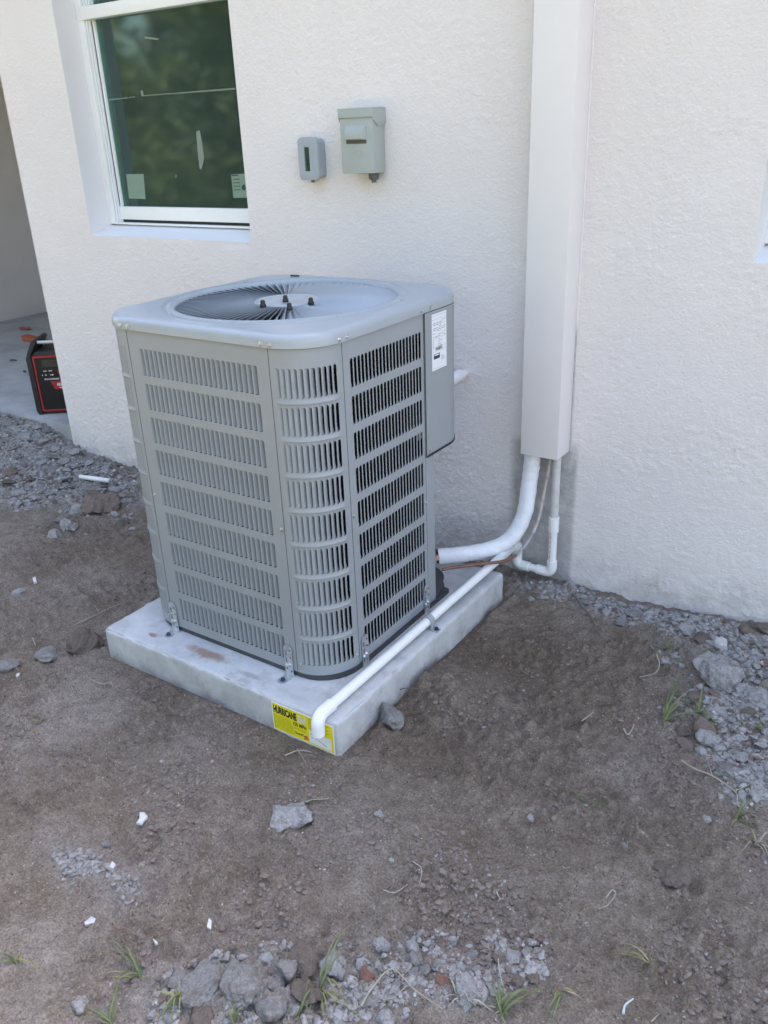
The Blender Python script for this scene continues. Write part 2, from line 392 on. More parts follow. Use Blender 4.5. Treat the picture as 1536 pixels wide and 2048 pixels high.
m_vinyl = mat('white_vinyl', (.82, .83, .82), rough=.35, vary=.02, vscale=4)
m_black = mat('black_gasket', (.012, .012, .013), rough=.6, vary=.2)
m_glass = bpy.data.materials.new('tinted_glass'); m_glass.use_nodes = True
n = m_glass.node_tree.nodes; l = m_glass.node_tree.links; n.clear()
out = n.new('ShaderNodeOutputMaterial'); fr = n.new('ShaderNodeFresnel'); fr.inputs[0].default_value = 1.7
tr = n.new('ShaderNodeBsdfTransparent'); tr.inputs[0].default_value = (.40, .62, .52, 1)
gl = n.new('ShaderNodeBsdfGlossy'); gl.inputs['Roughness'].default_value = .055; gl.inputs[0].default_value = (.66, .90, .86, 1)
df = n.new('ShaderNodeBsdfDiffuse'); df.inputs[0].default_value = (.24, .42, .40, 1)
md = n.new('ShaderNodeMixShader'); md.inputs[0].default_value = .10; l.new(tr.outputs[0], md.inputs[1]); l.new(df.outputs[0], md.inputs[2])     # painted teal haze: a diffuse veil over the pane
mx = n.new('ShaderNodeMixShader'); l.new(fr.outputs[0], mx.inputs[0]); l.new(md.outputs[0], mx.inputs[1]); l.new(gl.outputs[0], mx.inputs[2]); l.new(mx.outputs[0], out.inputs[0])
m_sticker = mat('glass_sticker', (.20, .29, .225), rough=.8, vary=.05, vscale=30)
m_tape_glint = mat('tape_glint', (.20, .25, .21), rough=.6, vary=.15, vscale=60)  # also colours the reflected line and indoor tube painted on the pane
m_print = mat('print_ink', (.05, .055, .06), rough=.7, vary=.1)
def make_window(x0, x1, z0, z1, detail):
    # anchor part of the window: outer frame; the rest hangs from it
    y = RD; zb = z0+.036
    mb = MB(); fw = .036
    mb.box(x0, x0+fw, y-.012, y+.075, zb, z1); mb.box(x1-fw, x1, y-.012, y+.075, zb, z1)
    mb.box(x0+fw, x1-fw, y-.012, y+.075, z1-fw, z1); mb.box(x0+fw, x1-fw, y-.012, y+.075, zb-.001, zb+.006)
    fr_ = mb.build('window', m_vinyl, house, bevel=.0015)
    P = fr_
    mb = MB()                                        # sloped stucco sill
    mb.add([(x0, .0005, z0), (x1, .0005, z0), (x1, RD+.02, z0+.035), (x0, RD+.02, z0+.035), (x0, .0005, z0-.03), (x1, .0005, z0-.03), (x1, RD+.02, z0-.03), (x0, RD+.02, z0-.03)],
           [(0, 1, 2, 3), (4, 7, 6, 5), (0, 4, 5, 1), (1, 5, 6, 2), (2, 6, 7, 3), (3, 7, 4, 0)])
    mb.build('sill', m_sill, P)
    for i in range(3):                               # jamb tracks
        xx = x0+fw+.004+i*.009
        for s in (0, 1):
            a = xx if s == 0 else x1-(xx-x0)-.006
            mb = MB(); mb.box(a, a+.006, y-.004+i*.006, y+.07, zb+.006, z1-fw); mb.build('track', m_vinyl, P)
    mz = z0+.803                                     # meeting rail underside
    xi0, xi1 = x0+fw+.030, x1-fw-.030
    mb = MB(); mb.box(x0+fw+.001, x1-fw-.001, y+.012, y+.05, zb+.0062, zb+.017); mb.build('gasket', m_black, P)
    mb = MB(); mb.box(x0+fw+.020, x1-fw-.020, y+.006, y+.04, zb+.0175, zb+.070); mb.build('sash_rail', m_vinyl, P, bevel=.002)
    mb = MB(); mb.box(x0+fw+.020, xi0+.006, y+.008, y+.04, zb+.0701, mz-.0005); mb.build('sash_stile', m_vinyl, P, bevel=.002)
    mb = MB(); mb.box(xi1-.006, x1-fw-.020, y+.008, y+.04, zb+.0701, mz-.0005); mb.build('sash_stile', m_vinyl, P, bevel=.002)
    mb = MB(); mb.box(x0+.003, x1-.003, y-.016, y+.04, mz, mz+.046); mb.build('meeting_rail', m_vinyl, P, bevel=.003)
    mb = MB(); mb.box(xi0, xi1, y+.020, y+.026, zb+.066, mz+.002); mb.build('pane', m_glass, P)
    mb = MB(); mb.box(x0+fw, x1-fw, y+.030, y+.036, mz+.040, z1-fw+.002); mb.build('pane', m_glass, P)
    if detail:
        gy_ = y+.0190
        def gq(uvs, nm, mt, th=.0008, yo=0):
            pts = [on_axis(u, v, 1, gy_-yo) for u, v in uvs]
            mb = MB(); mb.prism([(p.x, p.z) for p in pts], gy_-yo, gy_-yo+th); return mb.build(nm, mt, P)
        gq([(252, 348), (287, 348), (291, 398), (258, 397)], 'sticker', m_sticker)
        gq([(462, 349), (497, 347), (501, 395), (467, 396)], 'sticker', m_sticker)
        gq([(463, 350), (476, 349.5), (476.5, 352), (463.5, 352.5)], 'print', m_print, .0004, .0006)
        for k_ in range(4): gq([(466+k_*.6, 358+k_*7), (479+k_*.6, 357.5+k_*7), (479.2+k_*.6, 359+k_*7), (466.2+k_*.6, 359.5+k_*7)], 'print', m_print, .0004, .0006)
        gq([(484, 371), (488, 368), (491, 373), (491, 380), (486, 381), (483, 377)], 'print', m_print, .0004, .0006)
        gq([(392, 264), (399, 260), (404, 285), (408, 318), (403, 339), (399, 337), (396, 310)], 'tape_glint_strip', m_tape_glint)
        gq([(211, 199.4), (255, 194.6), (255, 196.8), (211, 201.6)], 'tape_glint_strip', m_tape_glint); gq([(258, 194.2), (270, 192.8), (270, 194.6), (258, 196)], 'tape_glint_strip', m_tape_glint)  # pale line mirrored in the pane, painted on as thin strips
        gq([(282, 191), (345, 186), (345, 187.8), (282, 192.8)], 'tape_glint_strip', m_tape_glint); gq([(347, 186), (470, 175.6), (470, 179), (347, 188)], 'tape_glint_strip', m_tape_glint)  # same painted reflection, continued to the right
        gq([(281, 183), (285, 180), (287, 190), (283, 191.5)], 'tape_glint_strip', m_sticker)
        gq([(289, 73), (317, 77), (316, 80), (290, 77)], 'tape_glint_strip', m_tape_glint)  # bright ceiling tube indoors, painted as a strip on the glass
        gq([(351, 350), (353, 349), (352, 355), (350, 356)], 'tape_glint_strip', m_tape_glint)
    return fr_
make_window(WX0, WX1, WZ0, WZ1, True)
make_window(VX0, VX1, VZ0, VZ1, False)

# ================================================================== EQUIPMENT PAD
m_pad = mat('pad_concrete', (.60, .61, .615), rough=.85, spec=.3)
n, l, b = nodes(m_pad); tc = n.new('ShaderNodeTexCoord')
bc = ramp(noise(7, 6, .65), .3, .72, (.38, .39, .39), (.57, .58, .585))
bc = mix(ramp(noise(55, 4, .7), .68, .76), bc, (.22, .225, .225))
sx = n.new('ShaderNodeSeparateXYZ'); l.new(tc.outputs['Object'], sx.inputs[0])
# spilled reddish soil on the front of the top: a stain with a ragged edge (object space, origin at the pad's centre)
def blob(cx, cy, rx, ry, lo, hi, col, bc):
    mp = n.new('ShaderNodeMapping'); mp.vector_type = 'POINT'
    mp.inputs['Location'].default_value = (-cx/rx, -cy/ry, 0); mp.inputs['Scale'].default_value = (1/rx, 1/ry, 0)
    l.new(tc.outputs['Object'], mp.inputs['Vector'])
    ln = n.new('ShaderNodeVectorMath'); ln.operation = 'LENGTH'; l.new(mp.outputs[0], ln.inputs[0])
    ad = n.new('ShaderNodeMath'); ad.operation = 'MULTIPLY_ADD'; l.new(noise(24, 6, .7), ad.inputs[0]); ad.inputs[1].default_value = 1.6; l.new(ln.outputs['Value'], ad.inputs[2])
    f = rng(ad.outputs[0], hi, lo)
    f = math_('MULTIPLY', f, rng(sx.outputs['Z'], .044, .047))
    return mix(f, bc, col)
PCX, PCY = (PX0+PX1)/2, (PY0+PY1)/2
for u, v, rx, ry, col in ((415, 1308, .10, .028, (.30, .215, .17)), (305, 1270, .022, .012, (.32, .2, .16)), (505, 1352, .06, .016, (.36, .34, .33)), (826, 1275, .02, .02, (.38, .31, .27)), (600, 1395, .05, .02, (.42, .42, .42)), (590, 1380, .20, .02, (.47, .47, .47))):
    p = on_axis(u, v, 2, 0); bc = blob(p.x-PCX, p.y-PCY, rx, ry, 1.15, 1.75, col, bc)
# soil smeared along the foot of the sides
f = math_('MULTIPLY', rng(sx.outputs['Z'], .012, -.05), ramp(noise(16, 6, .7), .42, .68)); bc = mix(math_('MULTIPLY', f, .8), bc, (.22, .18, .155))
bc = mix(math_('MULTIPLY', ramp(noise(13, 7, .75), .52, .66), .55), bc, (.30, .285, .27))
l.new(bc, b.inputs['Base Color'])
bp = n.new('ShaderNodeBump'); bp.inputs['Strength'].default_value = .35; bp.inputs['Distance'].default_value = .002
l.new(noise(90, 6, .7), bp.inputs['Height']); l.new(bp.outputs['Normal'], b.inputs['Normal'])
pad = thing('equipment_pad', 'light grey concrete slab carrying the air conditioner, yellow sticker on its edge', 'pad', (PCX, PCY, -PT))
px = np.unique(np.concatenate([np.linspace(PX0, PX1, 110), [PX0+.004, PX1-.004]])); py = np.unique(np.concatenate([np.linspace(PY0, PY1, 110), [PY0+.004, PY1-.004]])); pz = np.array([-PT-.06, -.09, -.075, -.06, -.045, -.03, -.018, -.008, -.003, 0])
bm = bmesh.new(); cache = {}
def pv(x, y, z):
    kk = (round(x, 5), round(y, 5), round(z, 5))
    if kk not in cache:
        # worn, slightly chipped edges
        ex = min(x-PX0, PX1-x); ey = min(y-PY0, PY1-y); ez = -z
        d = sorted((ex, ey, ez)); wgt = max(0, 1-(d[0]+d[1])/.006)
        ch = .0035*wgt*(1+1.1*float(perlin(np.array([x*31+z*17]), np.array([y*31]), 5)[0]))+max(0, float(perlin(np.array([x*60+z*20]), np.array([y*60]), 8)[0])-.35)*.010*wgt
        dx = ch*(1 if x < PCX else -1)*(ex < .005); dy = ch*(1 if y < PCY else -1)*(ey < .005); dz = -ch*(ez < .004)
        cache[kk] = bm.verts.new((x+dx-PCX, y+dy-PCY, z+dz+PT-.0495))
    return cache[kk]
def pgrid(A_, B_, fn):
    for i in range(len(A_)-1):
        for j in range(len(B_)-1): bm.faces.new([pv(*fn(A_[i], B_[j])), pv(*fn(A_[i+1], B_[j])), pv(*fn(A_[i+1], B_[j+1])), pv(*fn(A_[i], B_[j+1]))])
pgrid(px, py, lambda a, b_: (a, b_, 0)); pgrid(px, pz, lambda a, b_: (a, PY0, b_)); pgrid(px, pz, lambda a, b_: (a, PY1, b_))
pgrid(py, pz, lambda a, b_: (PX0, a, b_)); pgrid(py, pz, lambda a, b_: (PX1, a, b_))
bmesh.ops.recalc_face_normals(bm, faces=bm.faces)
me = bpy.data.meshes.new('slab'); bm.to_mesh(me); bm.free(); me.materials.append(m_pad); shade(me, 50)
slab = link(bpy.data.objects.new('slab', me), pad); slab.location = (0, 0, .0495)
# sticker
m_yel = mat('sticker_yellow', (.80, .70, .02), rough=.5, vary=.05, vscale=60); m_wht = mat('sticker_white', (.78, .78, .78), rough=.5, vary=.04, vscale=80)
m_red = mat('sticker_red', (.70, .10, .03), rough=.5, vary=.05); m_ink = mat('sticker_black', (.02, .02, .02), rough=.5, vary=.1); m_lgrey = mat('sticker_lightgrey', (.62, .64, .66), rough=.5, vary=.05)
YS = PY0-.0012
SX0, SX1, SZ1, SZ0 = -.137, .066, -.0105, -.0985
mb = MB(); mb.box(SX0, SX1, YS, PY0+.001, SZ0, SZ1); stk = mb.build('sticker', m_wht, pad); stk['label'] = 'yellow printed wind rating sticker'
SW, SH = SX1-SX0, SZ1-SZ0
def srect(nm, u0, u1, v0, v1, m, k=1):
    mb = MB(); y = YS-.0002*k; mb.quad((SX0+u0*SW, y, SZ1-v1*SH), (SX0+u1*SW, y, SZ1-v1*SH), (SX0+u1*SW, y, SZ1-v0*SH), (SX0+u0*SW, y, SZ1-v0*SH)); return mb.build(nm, m, stk, origin=pad.location)
srect('yellow_field', .012, .988, .03, .97, m_yel)
srect('white_field', .60, .95, .50, .92, m_wht, 2)
def smat(u, v, k=2): return Matrix.Translation(Vector((SX0+u*SW, YS-.0002*k, SZ1-v*SH))-pad.location) @ Matrix.Rotation(R(90), 4, 'X')
text('lettering', 'HURRICANE', .0300, m_ink, stk, smat(.025, .345), xs=.47, bold=.0017)
text('lettering', 'Pad', .026, m_lgrey, stk, smat(.425, .335), xs=.70, bold=.0012, shear=.15)
text('lettering', '150 MPH', .0165, m_ink, stk, smat(.335, .545), xs=.74, bold=.0006)
text('lettering', 'DiversiTech', .0105, m_ink, stk, smat(.36, .83), xs=.82, bold=.0004)
mb = MB(); Yr = YS-.0005
mb.quad(*[(SX0+u*SW, Yr, SZ1-v*SH) for u, v in ((.50, .93), (.555, .74), (.575, .80), (.60, .86))]); mb.build('arrow', m_red, stk, origin=pad.location)
m_fine = mat('fine_print', (.30, .26, .02), rough=.6, vary=.2)
mb = MB(); rr = random.Random(3)
for k in range(11):
    v = .42+k*.046; u = .02; end = .32 if v < .56 else (.35 if v > .66 else .56)
    while u < end-.02:
        wd = rr.uniform(.02, .07); mb.quad(*[(SX0+a*SW, YS-.0005, SZ1-b_*SH) for a, b_ in ((u, v), (min(u+wd, end), v), (min(u+wd, end), v+.017), (u, v+.017))]); u += wd+.008
for k in range(6):
    v = .10+k*.06; mb.quad(*[(SX0+a*SW, YS-.0005, SZ1-b_*SH) for a, b_ in ((.60, v), (.93-.04*(k % 2), v), (.93-.04*(k % 2), v+.018), (.60, v+.018))])
mb.build('fine_print', m_fine, stk, origin=pad.location)
mb = MB()
for a in ((.62, .60, .70), (.64, .66, .74), (.63, .72, .67)): mb.quad(*[(SX0+u*SW, YS-.0006, SZ1-v*SH) for u, v in ((a[0], a[1]), (a[2], a[1]), (a[2], a[1]+.02), (a[0], a[1]+.02))])
mb.quad(*[(SX0+u*SW, YS-.0006, SZ1-v*SH) for u, v in ((.66, .66), (.88, .82), (.88, .845), (.66, .675))])
mb.build('scuff', mat('scuff', (.25, .24, .24), rough=.8, vary=.2), stk, origin=pad.location)

# ================================================================== AIR CONDITIONER
XR, XL, YF, YB, RC = -.012, -.731, -1.0155, -.2955, .120
Z0, Z1 = .018, .897
UC = ((XR+XL)/2, (YF+YB)/2, 0)
m_ac = mat('ac_paint', (.275, .30, .317), rough=.42, vary=.03, vscale=6, bump=.06, bscale=700, bdist=.0006, spec=.5)
m_ac_skylit = mat('ac_paint_skylit', (.33, .37, .40), rough=.30, vary=.03, vscale=5, bump=.05, bscale=700, bdist=.0006)  # unit paint made paler and bluer: sky reflection put into the colour
m_coil = mat('coil_fins', (.02, .021, .023), rough=.55)
n, l, b = nodes(m_coil); tc = n.new('ShaderNodeTexCoord')
wv = n.new('ShaderNodeTexWave'); wv.bands_direction = 'Z'; wv.inputs['Scale'].default_value = 48; wv.inputs['Distortion'].default_value = 1.2; wv.inputs['Detail'].default_value = 2; wv.inputs['Detail Scale'].default_value = 6
l.new(tc.outputs['Object'], wv.inputs['Vector']); l.new(ramp(wv.outputs['Fac'], .2, .8, (.009, .009, .010), (.026, .026, .028)), b.inputs['Base Color'])
bp = n.new('ShaderNodeBump'); bp.inputs['Distance'].default_value = .003; l.new(wv.outputs['Fac'], bp.inputs['Height']); l.new(bp.outputs['Normal'], b.inputs['Normal'])
m_screw = mat('screw_steel', (.55, .56, .57), rough=.3, metal=.9, vary=.1)
m_galv = mat('galvanised', (.56, .58, .60), rough=.38, metal=.75, vary=.18, vscale=60)
m_bolt = mat('blue_screw', (.03, .045, .09), rough=.4, metal=.3, vary=.2)
m_brass = mat('brass', (.66, .46, .12), rough=.3, metal=.9, vary=.15, vscale=60)
ac = thing('air_conditioner', 'large grey louvered outdoor condenser unit with round fan grille on top', 'air conditioner', UC)
# a panel is a sheet (s, z) with punched slots wrapped round a path
def path_front(s): return (XL+RC+s, YF), (0, -1)
def path_right(s): return (XR, YF+RC+s), (1, 0)
def path_corner(s):
    a = s/RC; return (XR-RC+RC*math.sin(a), YF+RC-RC*math.cos(a)), (math.sin(a), -math.cos(a))
def path_lcorner(s):      # from the left face to the front face
    a = s/RC; return (XL+RC-RC*math.cos(a), YF+RC-RC*math.sin(a)), (-math.cos(a), -math.sin(a))
def path_left(s): return (XL, YB-RC-s), (-1, 0)
def path_blcorner(s):
    a = s/RC; return (XL+RC-RC*math.sin(a), YB-RC+RC*math.cos(a)), (-math.sin(a), math.cos(a))
def path_back(s): return (XR-RC-s, YB), (0, 1)
ROWH, PITCH, ROW0, NROW = .0712, .0918, .853, 9
def panel(name, path, length, s0, s1, ns, holew, seg, ribs=False, single=300, label=None, bladed=.012, expo=1.5):
    """sheet with 9 rows of ns slots; returns the panel; louvre blades become children while `single` lasts, the rest one stuff child"""
    V = []; F = []; vc = {}
    def vert(s, z, d=0.0):
        kk = (round(s, 5), round(z, 5), round(d, 5))
        if kk not in vc:
            (x, y), (nx_, ny_) = path(s); vc[kk] = len(V); V.append((x-nx_*d, y-ny_*d, z))
        return vc[kk]
    pit = (s1-s0)/ns; hr = min(.0045, holew*.42)
    def strip(sa, sb, za, zb, k):
        q = np.linspace(sa, sb, max(1, int(math.ceil((sb-sa)/seg)))+1)
        for a, b_ in zip(q[:-1], q[1:]): F.append((vert(a, za), vert(b_, za), vert(b_, zb), vert(a, zb)))
    rows = [(ROW0-PITCH*i-ROWH, ROW0-PITCH*i) for i in range(NROW)]
    zs = [Z0]+[q for rw in rows[::-1] for q in rw]+[Z1]
    for za, zb in zip(zs[:-1:2], zs[1::2]):
        if ribs and za > Z0 and zb < Z1:
            # pressed rib: a soft bead standing proud between the rows
            zz = np.linspace(za, zb, 8); ss = np.concatenate([[0, s0*.5], np.linspace(s0*.9, s1+.004, 26), [length]])
            for i in range(len(ss)-1):
                for j in range(7):
                    def dd(s, z):
                        tz = (z-za)/(zb-za); ts = (s-s0*.9)/(s1+.004-s0*.9)
                        return -.0024*math.exp(-((tz-.45)/.20)**2)*(max(0, min(1, ts/.06))*max(0, min(1, (1-ts)/.06)) if 0 <= ts <= 1 else 0)
                    F.append(tuple(vert(a, c, dd(a, c)) for a, c in ((ss[i], zz[j]), (ss[i+1], zz[j]), (ss[i+1], zz[j+1]), (ss[i], zz[j+1]))))
        else: strip(0, length, za, zb, 0)
    blades = []
    for za, zb in rows:
        if s0 > 0: strip(0, s0, za, zb, 0)
        if s1 < length: strip(s1, length, za, zb, 0)
        for i in range(ns):
            a = s0+i*pit; b_ = a+pit; h0 = a+(pit-holew)/2; h1 = h0+holew
            # slot outline, straight on the blade side, rounded on the open side
            hole_ = [(h0, za+.0005), (h1-hr, za+.0005)]+[(h1-hr+hr*math.sin(t), za+.0005+hr-hr*math.cos(t)) for t in (R(30), R(60), R(90))]
            hole_ += [(h1-hr+hr*math.cos(t), zb-.0005-hr+hr*math.sin(t)) for t in (0, R(30), R(60), R(90))]+[(h0, zb-.0005)]
            idh = [vert(*q) for q in hole_]; inn = [vert(q[0], q[1], .0012) for q in hole_]; m_ = len(hole_)
            for q in range(m_): F.append((idh[q], idh[(q+1) % m_], inn[(q+1) % m_], inn[q]))
            c00, c10, c11, c01 = vert(a, za), vert(b_, za), vert(b_, zb), vert(a, zb)
            F.append((c00, idh[0], idh[-1], c01)); F.append((c00, c10, idh[1], idh[0])); F.append((c01, idh[-1], idh[-2], c11))
            for q in range(1, 5): F.append((c10, idh[q+1], idh[q]))
            F.append((c10, c11, idh[5], idh[4])) if False else F.append((c10, c11, idh[5]))
            for q in range(5, m_-2): F.append((c11, idh[q+1], idh[q]))
            # blade: leaves the sheet at h0 and curls inward
            bv = []; bf = []; nu, nv = 6, 7
            for r_ in range(nv):
                tz = r_/(nv-1); z = za+.0006+(zb-za-.0012)*(tz if 0 < r_ < nv-1 else tz)
                e = min(tz, 1-tz); g = .55+.45*min(1, e/.10)
                for q in range(nu):
                    t = q/(nu-1); (x, y), (nx_, ny_) = path(h0+holew*.97*t); d = .0003+bladed*g*t**expo
                    bv.append((x-nx_*d, y-ny_*d, z))
            for r_ in range(nv-1):
                for q in range(nu-1): bf.append((r_*nu+q, r_*nu+q+1, (r_+1)*nu+q+1, (r_+1)*nu+q))
            blades.append((bv, bf))
    o = mesh(name, V, F, m_ac, ac)
    bm = bmesh.new(); bm.from_mesh(o.data); bmesh.ops.recalc_face_normals(bm, faces=bm.faces); bm.to_mesh(o.data); bm.free(); shade(o.data, 28)
    if label: o['label'] = label
    for bv, bf in blades[:single]:
        mesh('louver', bv, bf, m_ac, o, origin=UC, smoothang=180)
    if len(blades) > single:
        mb = MB()
        for bv, bf in blades[single:]: mb.add(bv, bf)
        q = mb.build('louver', m_ac, o, origin=UC, smoothang=180, fix=False); q['kind'] = 'stuff'
    return o
LF = XR-XL-2*RC; LC = RC*math.pi/2
panel('front_panel', path_front, LF, .038, LF-.037, 24, .0132, .02, single=200, bladed=.030, expo=1.15)
panel('corner_panel', path_corner, LC, .0135, .1685, 11, .0112, .008, ribs=True, single=99, bladed=.0098, expo=1.3)
LR = (-.538)-(YF+RC)
panel('side_panel', path_right, LR, .0265, .0265+.320, 21, .0115, .02, single=0, bladed=.0085, expo=1.0)
panel('corner_panel', path_lcorner, LC, .02, .1755, 11, .0110, .008, ribs=True, single=0)
panel('side_panel', path_left, LF, .038, LF-.037, 24, .0128, .02, single=0)
panel('corner_panel', path_blcorner, LC, .02, .1755, 11, .0110, .008, ribs=True, single=0)
panel('rear_panel', path_back, LF-.02, .06, LF-.037, 22, .0128, .02, single=0)
# seams: dark gaps beside the corner panels
def seam(x, y, nx_, ny_, tx, ty):
    mb = MB(); w2 = .0006; e = .0004
    mb.add([(x+tx*a*w2+nx_*d, y+ty*a*w2+ny_*d, z) for z in (Z0, Z1) for a, d in ((-1, 0), (-1, e), (1, e), (1, 0))], [(0, 1, 5, 4), (1, 2, 6, 5), (2, 3, 7, 6), (3, 0, 4, 7), (0, 3, 2, 1), (4, 5, 6, 7)])
    mb.build('seam', m_black, ac)
seam(XR-RC, YF, 0, -1, 1, 0); seam(XL+RC, YF, 0, -1, 1, 0); seam(XR, YF+RC, 1, 0, 0, 1)
# coil and inner skeleton
def rsq(x0, x1, y0, y1, r, n_=7):
    P = []
    for cx, cy, a in ((x1-r, y1-r, 0), (x0+r, y1-r, 90), (x0+r, y0+r, 180), (x1-r, y0+r, 270)):
        for k in range(n_+1): t = R(a+90*k/n_); P.append((cx+r*math.cos(t), cy+r*math.sin(t)))
    return P
ins = .024
V = []; F = []
Pc = rsq(XL+ins, XR-ins, YF+ins, YB-ins, RC-ins)
# open at the rear right corner, where the service valves sit
Pc = [p for p in Pc if not (p[0] > XR-.14 and p[1] > -.52)]
i0 = next(i for i in range(len(Pc)) if Pc[i][0] < XR-.14 and Pc[i][1] > YB-ins-.001)
Pc = Pc[i0:]+Pc[:i0]+[(XR-ins, -.545), (XR-.15, -.53), (XR-.15, YB-ins)]
mb = MB(); n_ = len(Pc)
V = [(p[0], p[1], z) for z in (.03, .88) for p in Pc]
F = [(i, (i+1) % n_, n_+(i+1) % n_, n_+i) for i in range(n_)]
mb.add(V, F); mb.build('coil', m_coil, ac, smoothang=40)
mb = MB(); mb.prism(rsq(XL+.02, XR-.02, YF+.02, YB-.02, RC-.02), .860, .868, 'z')
# fan deck with a round throat
th = [2*math.pi*k/72 for k in range(72)]
def rpt(t, x0, x1, y0, y1, r):
    cx, cy = (x0+x1)/2, (y0+y1)/2; hx, hy = (x1-x0)/2, (y1-y0)/2
    c, s = math.cos(t), math.sin(t); k = min(hx/abs(c) if abs(c) > 1e-9 else 1e9, hy/abs(s) if abs(s) > 1e-9 else 1e9)
    x, y = c*k, s*k
    ax, ay = abs(x)-(hx-r), abs(y)-(hy-r)
    if ax > 0 and ay > 0:
        ccx, ccy = math.copysign(hx-r, x), math.copysign(hy-r, y)
        # ray / circle intersection
        bq = c*ccx+s*ccy; cq = ccx*ccx+ccy*ccy-r*r; k = bq+math.sqrt(max(0, bq*bq-cq)); x, y = c*k, s*k
    return cx+x, cy+y
CXF, CYF = UC[0], UC[1]
RF = .300
# lid: one lofted skin
TH = sorted([2*math.pi*(k+.5)/320 for k in range(320)])
ov = .0055; ZL = .899; ZT = .931
rings = []
def sq(off, z, r=RC): return [(*rpt(t, XL-off, XR+off, YF-off, YB+off, RC+off), z) for t in TH]
def ci(r, z): return [(CXF+r*math.cos(t), CYF+r*math.sin(t), z) for t in TH]
rings.append(sq(ov-.0015, ZL+.006)); rings.append(sq(ov-.0015, ZL)); rings.append(sq(ov, ZL)); rings.append(sq(ov, ZL+.008)); rings.append(sq(ov-.0004, ZT-.018))
rb_ = .018
for a in (18, 36, 54, 72, 90): rings.append([(*rpt(t, XL-q, XR+q, YF-q, YB+q, RC+q), ZT-rb_+rb_*math.sin(R(a))) for q in (ov-.0004-rb_*(1-math.cos(R(a))),) for t in TH])
base_ring = rings[-1]; target = ci(RF+.040, ZT+.003)
for f_ in (.25, .5, .75, 1): rings.append([tuple(a*(1-f_)+b_*f_ for a, b_ in zip(p, q)) for p, q in zip(base_ring, target)])
for r_, z_ in ((RF+.034, ZT+.0042), (RF+.028, ZT+.0018), (RF+.020, ZT+.0018), (RF+.014, ZT+.0050), (RF+.008, ZT+.0055), (RF+.003, ZT+.0035), (RF, ZT-.002), (RF-.001, ZT-.012), (RF-.001, ZT-.055)): rings.append(ci(r_, z_))
V = [p for rg in rings for p in rg]; N_ = len(TH)
F = [(i*N_+k, i*N_+(k+1) % N_, (i+1)*N_+(k+1) % N_, (i+1)*N_+k) for i in range(len(rings)-1) for k in range(N_)]
lid = mesh('top_cover', V, F, m_ac_skylit, ac)
bm = bmesh.new(); bm.from_mesh(lid.data); bmesh.ops.recalc_face_normals(bm, faces=bm.faces)
if sum(f.normal.z for f in bm.faces if f.calc_center_median().z > ZT-.001) < 0: bmesh.ops.reverse_faces(bm, faces=bm.faces)
bm.to_mesh(lid.data); bm.free(); shade(lid.data, 60)
# grille: radial blades pitched so that their lower edge trails clockwise
NB = 84; RH = .088
bv, bf = [], []
for i in range(7):
    t = i/6; r_ = RH-.002+(RF+.002-RH)*t; sw = .020*math.sin(t*math.pi*.9)*0+.012*max(0, t-.75)**1.0
    for j in range(4):
        dz = -.022*j/3; tw = -(.036*(j/3))*(.32+.68*t)
        bv.append((r_, tw+sw, ZT-.0035+dz+.004*(1-t)*0))
for i in range(6):
    for j in range(3): bf.append((i*4+j, i*4+j+1, (i+1)*4+j+1, (i+1)*4+j))
bme = bpy.data.meshes.new('grille_blade'); bme.from_pydata(bv, [], bf); bme.materials.append(m_ac_skylit)
bm = bmesh.new(); bm.from_mesh(bme); bmesh.ops.recalc_face_normals(bm, faces=bm.faces); bmesh.ops.solidify(bm, geom=bm.faces[:], thickness=.0008); bm.to_mesh(bme); bm.free(); shade(bme, 40)
for k in range(NB):
    o = bpy.data.objects.new('grille_blade', bme); link(o, ac); o.location = (0, 0, 0); o.rotation_euler = (0, 0, 2*math.pi*k/NB)
mb = MB(); mb.lathe([(RH+.001, ZT-.030), (RH+.001, ZT-.0045), (RH-.002, ZT-.0015), (RH-.008, ZT-.001), (.066, ZT-.001), (.062, ZT-.0025), (.001, ZT-.0025)], (CXF, CYF, 0), seg=64)
hub = mb.build('hub_plate', m_ac_skylit, ac, smoothang=30)
m_stud = mat('black_nut', (.018, .018, .02), rough=.5, vary=.15)
for u, v in ((526, 612), (571, 602), (579, 618), (622, 607)):
    p = on_axis(u, v, 2, ZT); mb = MB(); mb.lathe([(.0085, ZT-.003), (.0085, ZT+.004), (.0065, ZT+.006), (.0062, ZT+.013), (.004, ZT+.0155)], (p.x, p.y, 0), seg=12); mb.build('nut_cap', m_stud, hub, origin=UC, smoothang=40)
# fan and motor below
m_fan = mat('fan_dark', (.03, .03, .032), rough=.5, vary=.2)
mb = MB(); mb.lathe([(.06, .70), (.075, .72), (.075, .84), (.02, .855)], (CXF, CYF, 0), seg=24); mb.build('fan_motor', m_fan, ac, smoothang=40)
for k in range(3):
    V = []; 
    for i in range(6):
        r_ = .07+.035*i
        for j in range(5): a = R(120*k)+(-.5+j/4)*(.95-.05*i); V.append((CXF+r_*math.cos(a), CYF+r_*math.sin(a), .80+.05*(-.5+j/4)))
    mesh('fan_blade', V, [(i*5+j, i*5+j+1, i*5+j+6, i*5+j+5) for i in range(5) for j in range(4)], m_fan, ac, smoothang=180)
mb = MB(); mb.lathe([(RF+.02, .70), (RF+.004, .72), (RF+.004, ZT-.05)], (CXF, CYF, 0), seg=64)
o = mb.build('fan_shroud', m_fan, ac, smoothang=60)
bm = bmesh.new(); bm.from_mesh(o.data); bmesh.ops.delete(bm, geom=[f for f in bm.faces if len(f.verts) > 4], context='FACES_ONLY'); bm.to_mesh(o.data); bm.free()
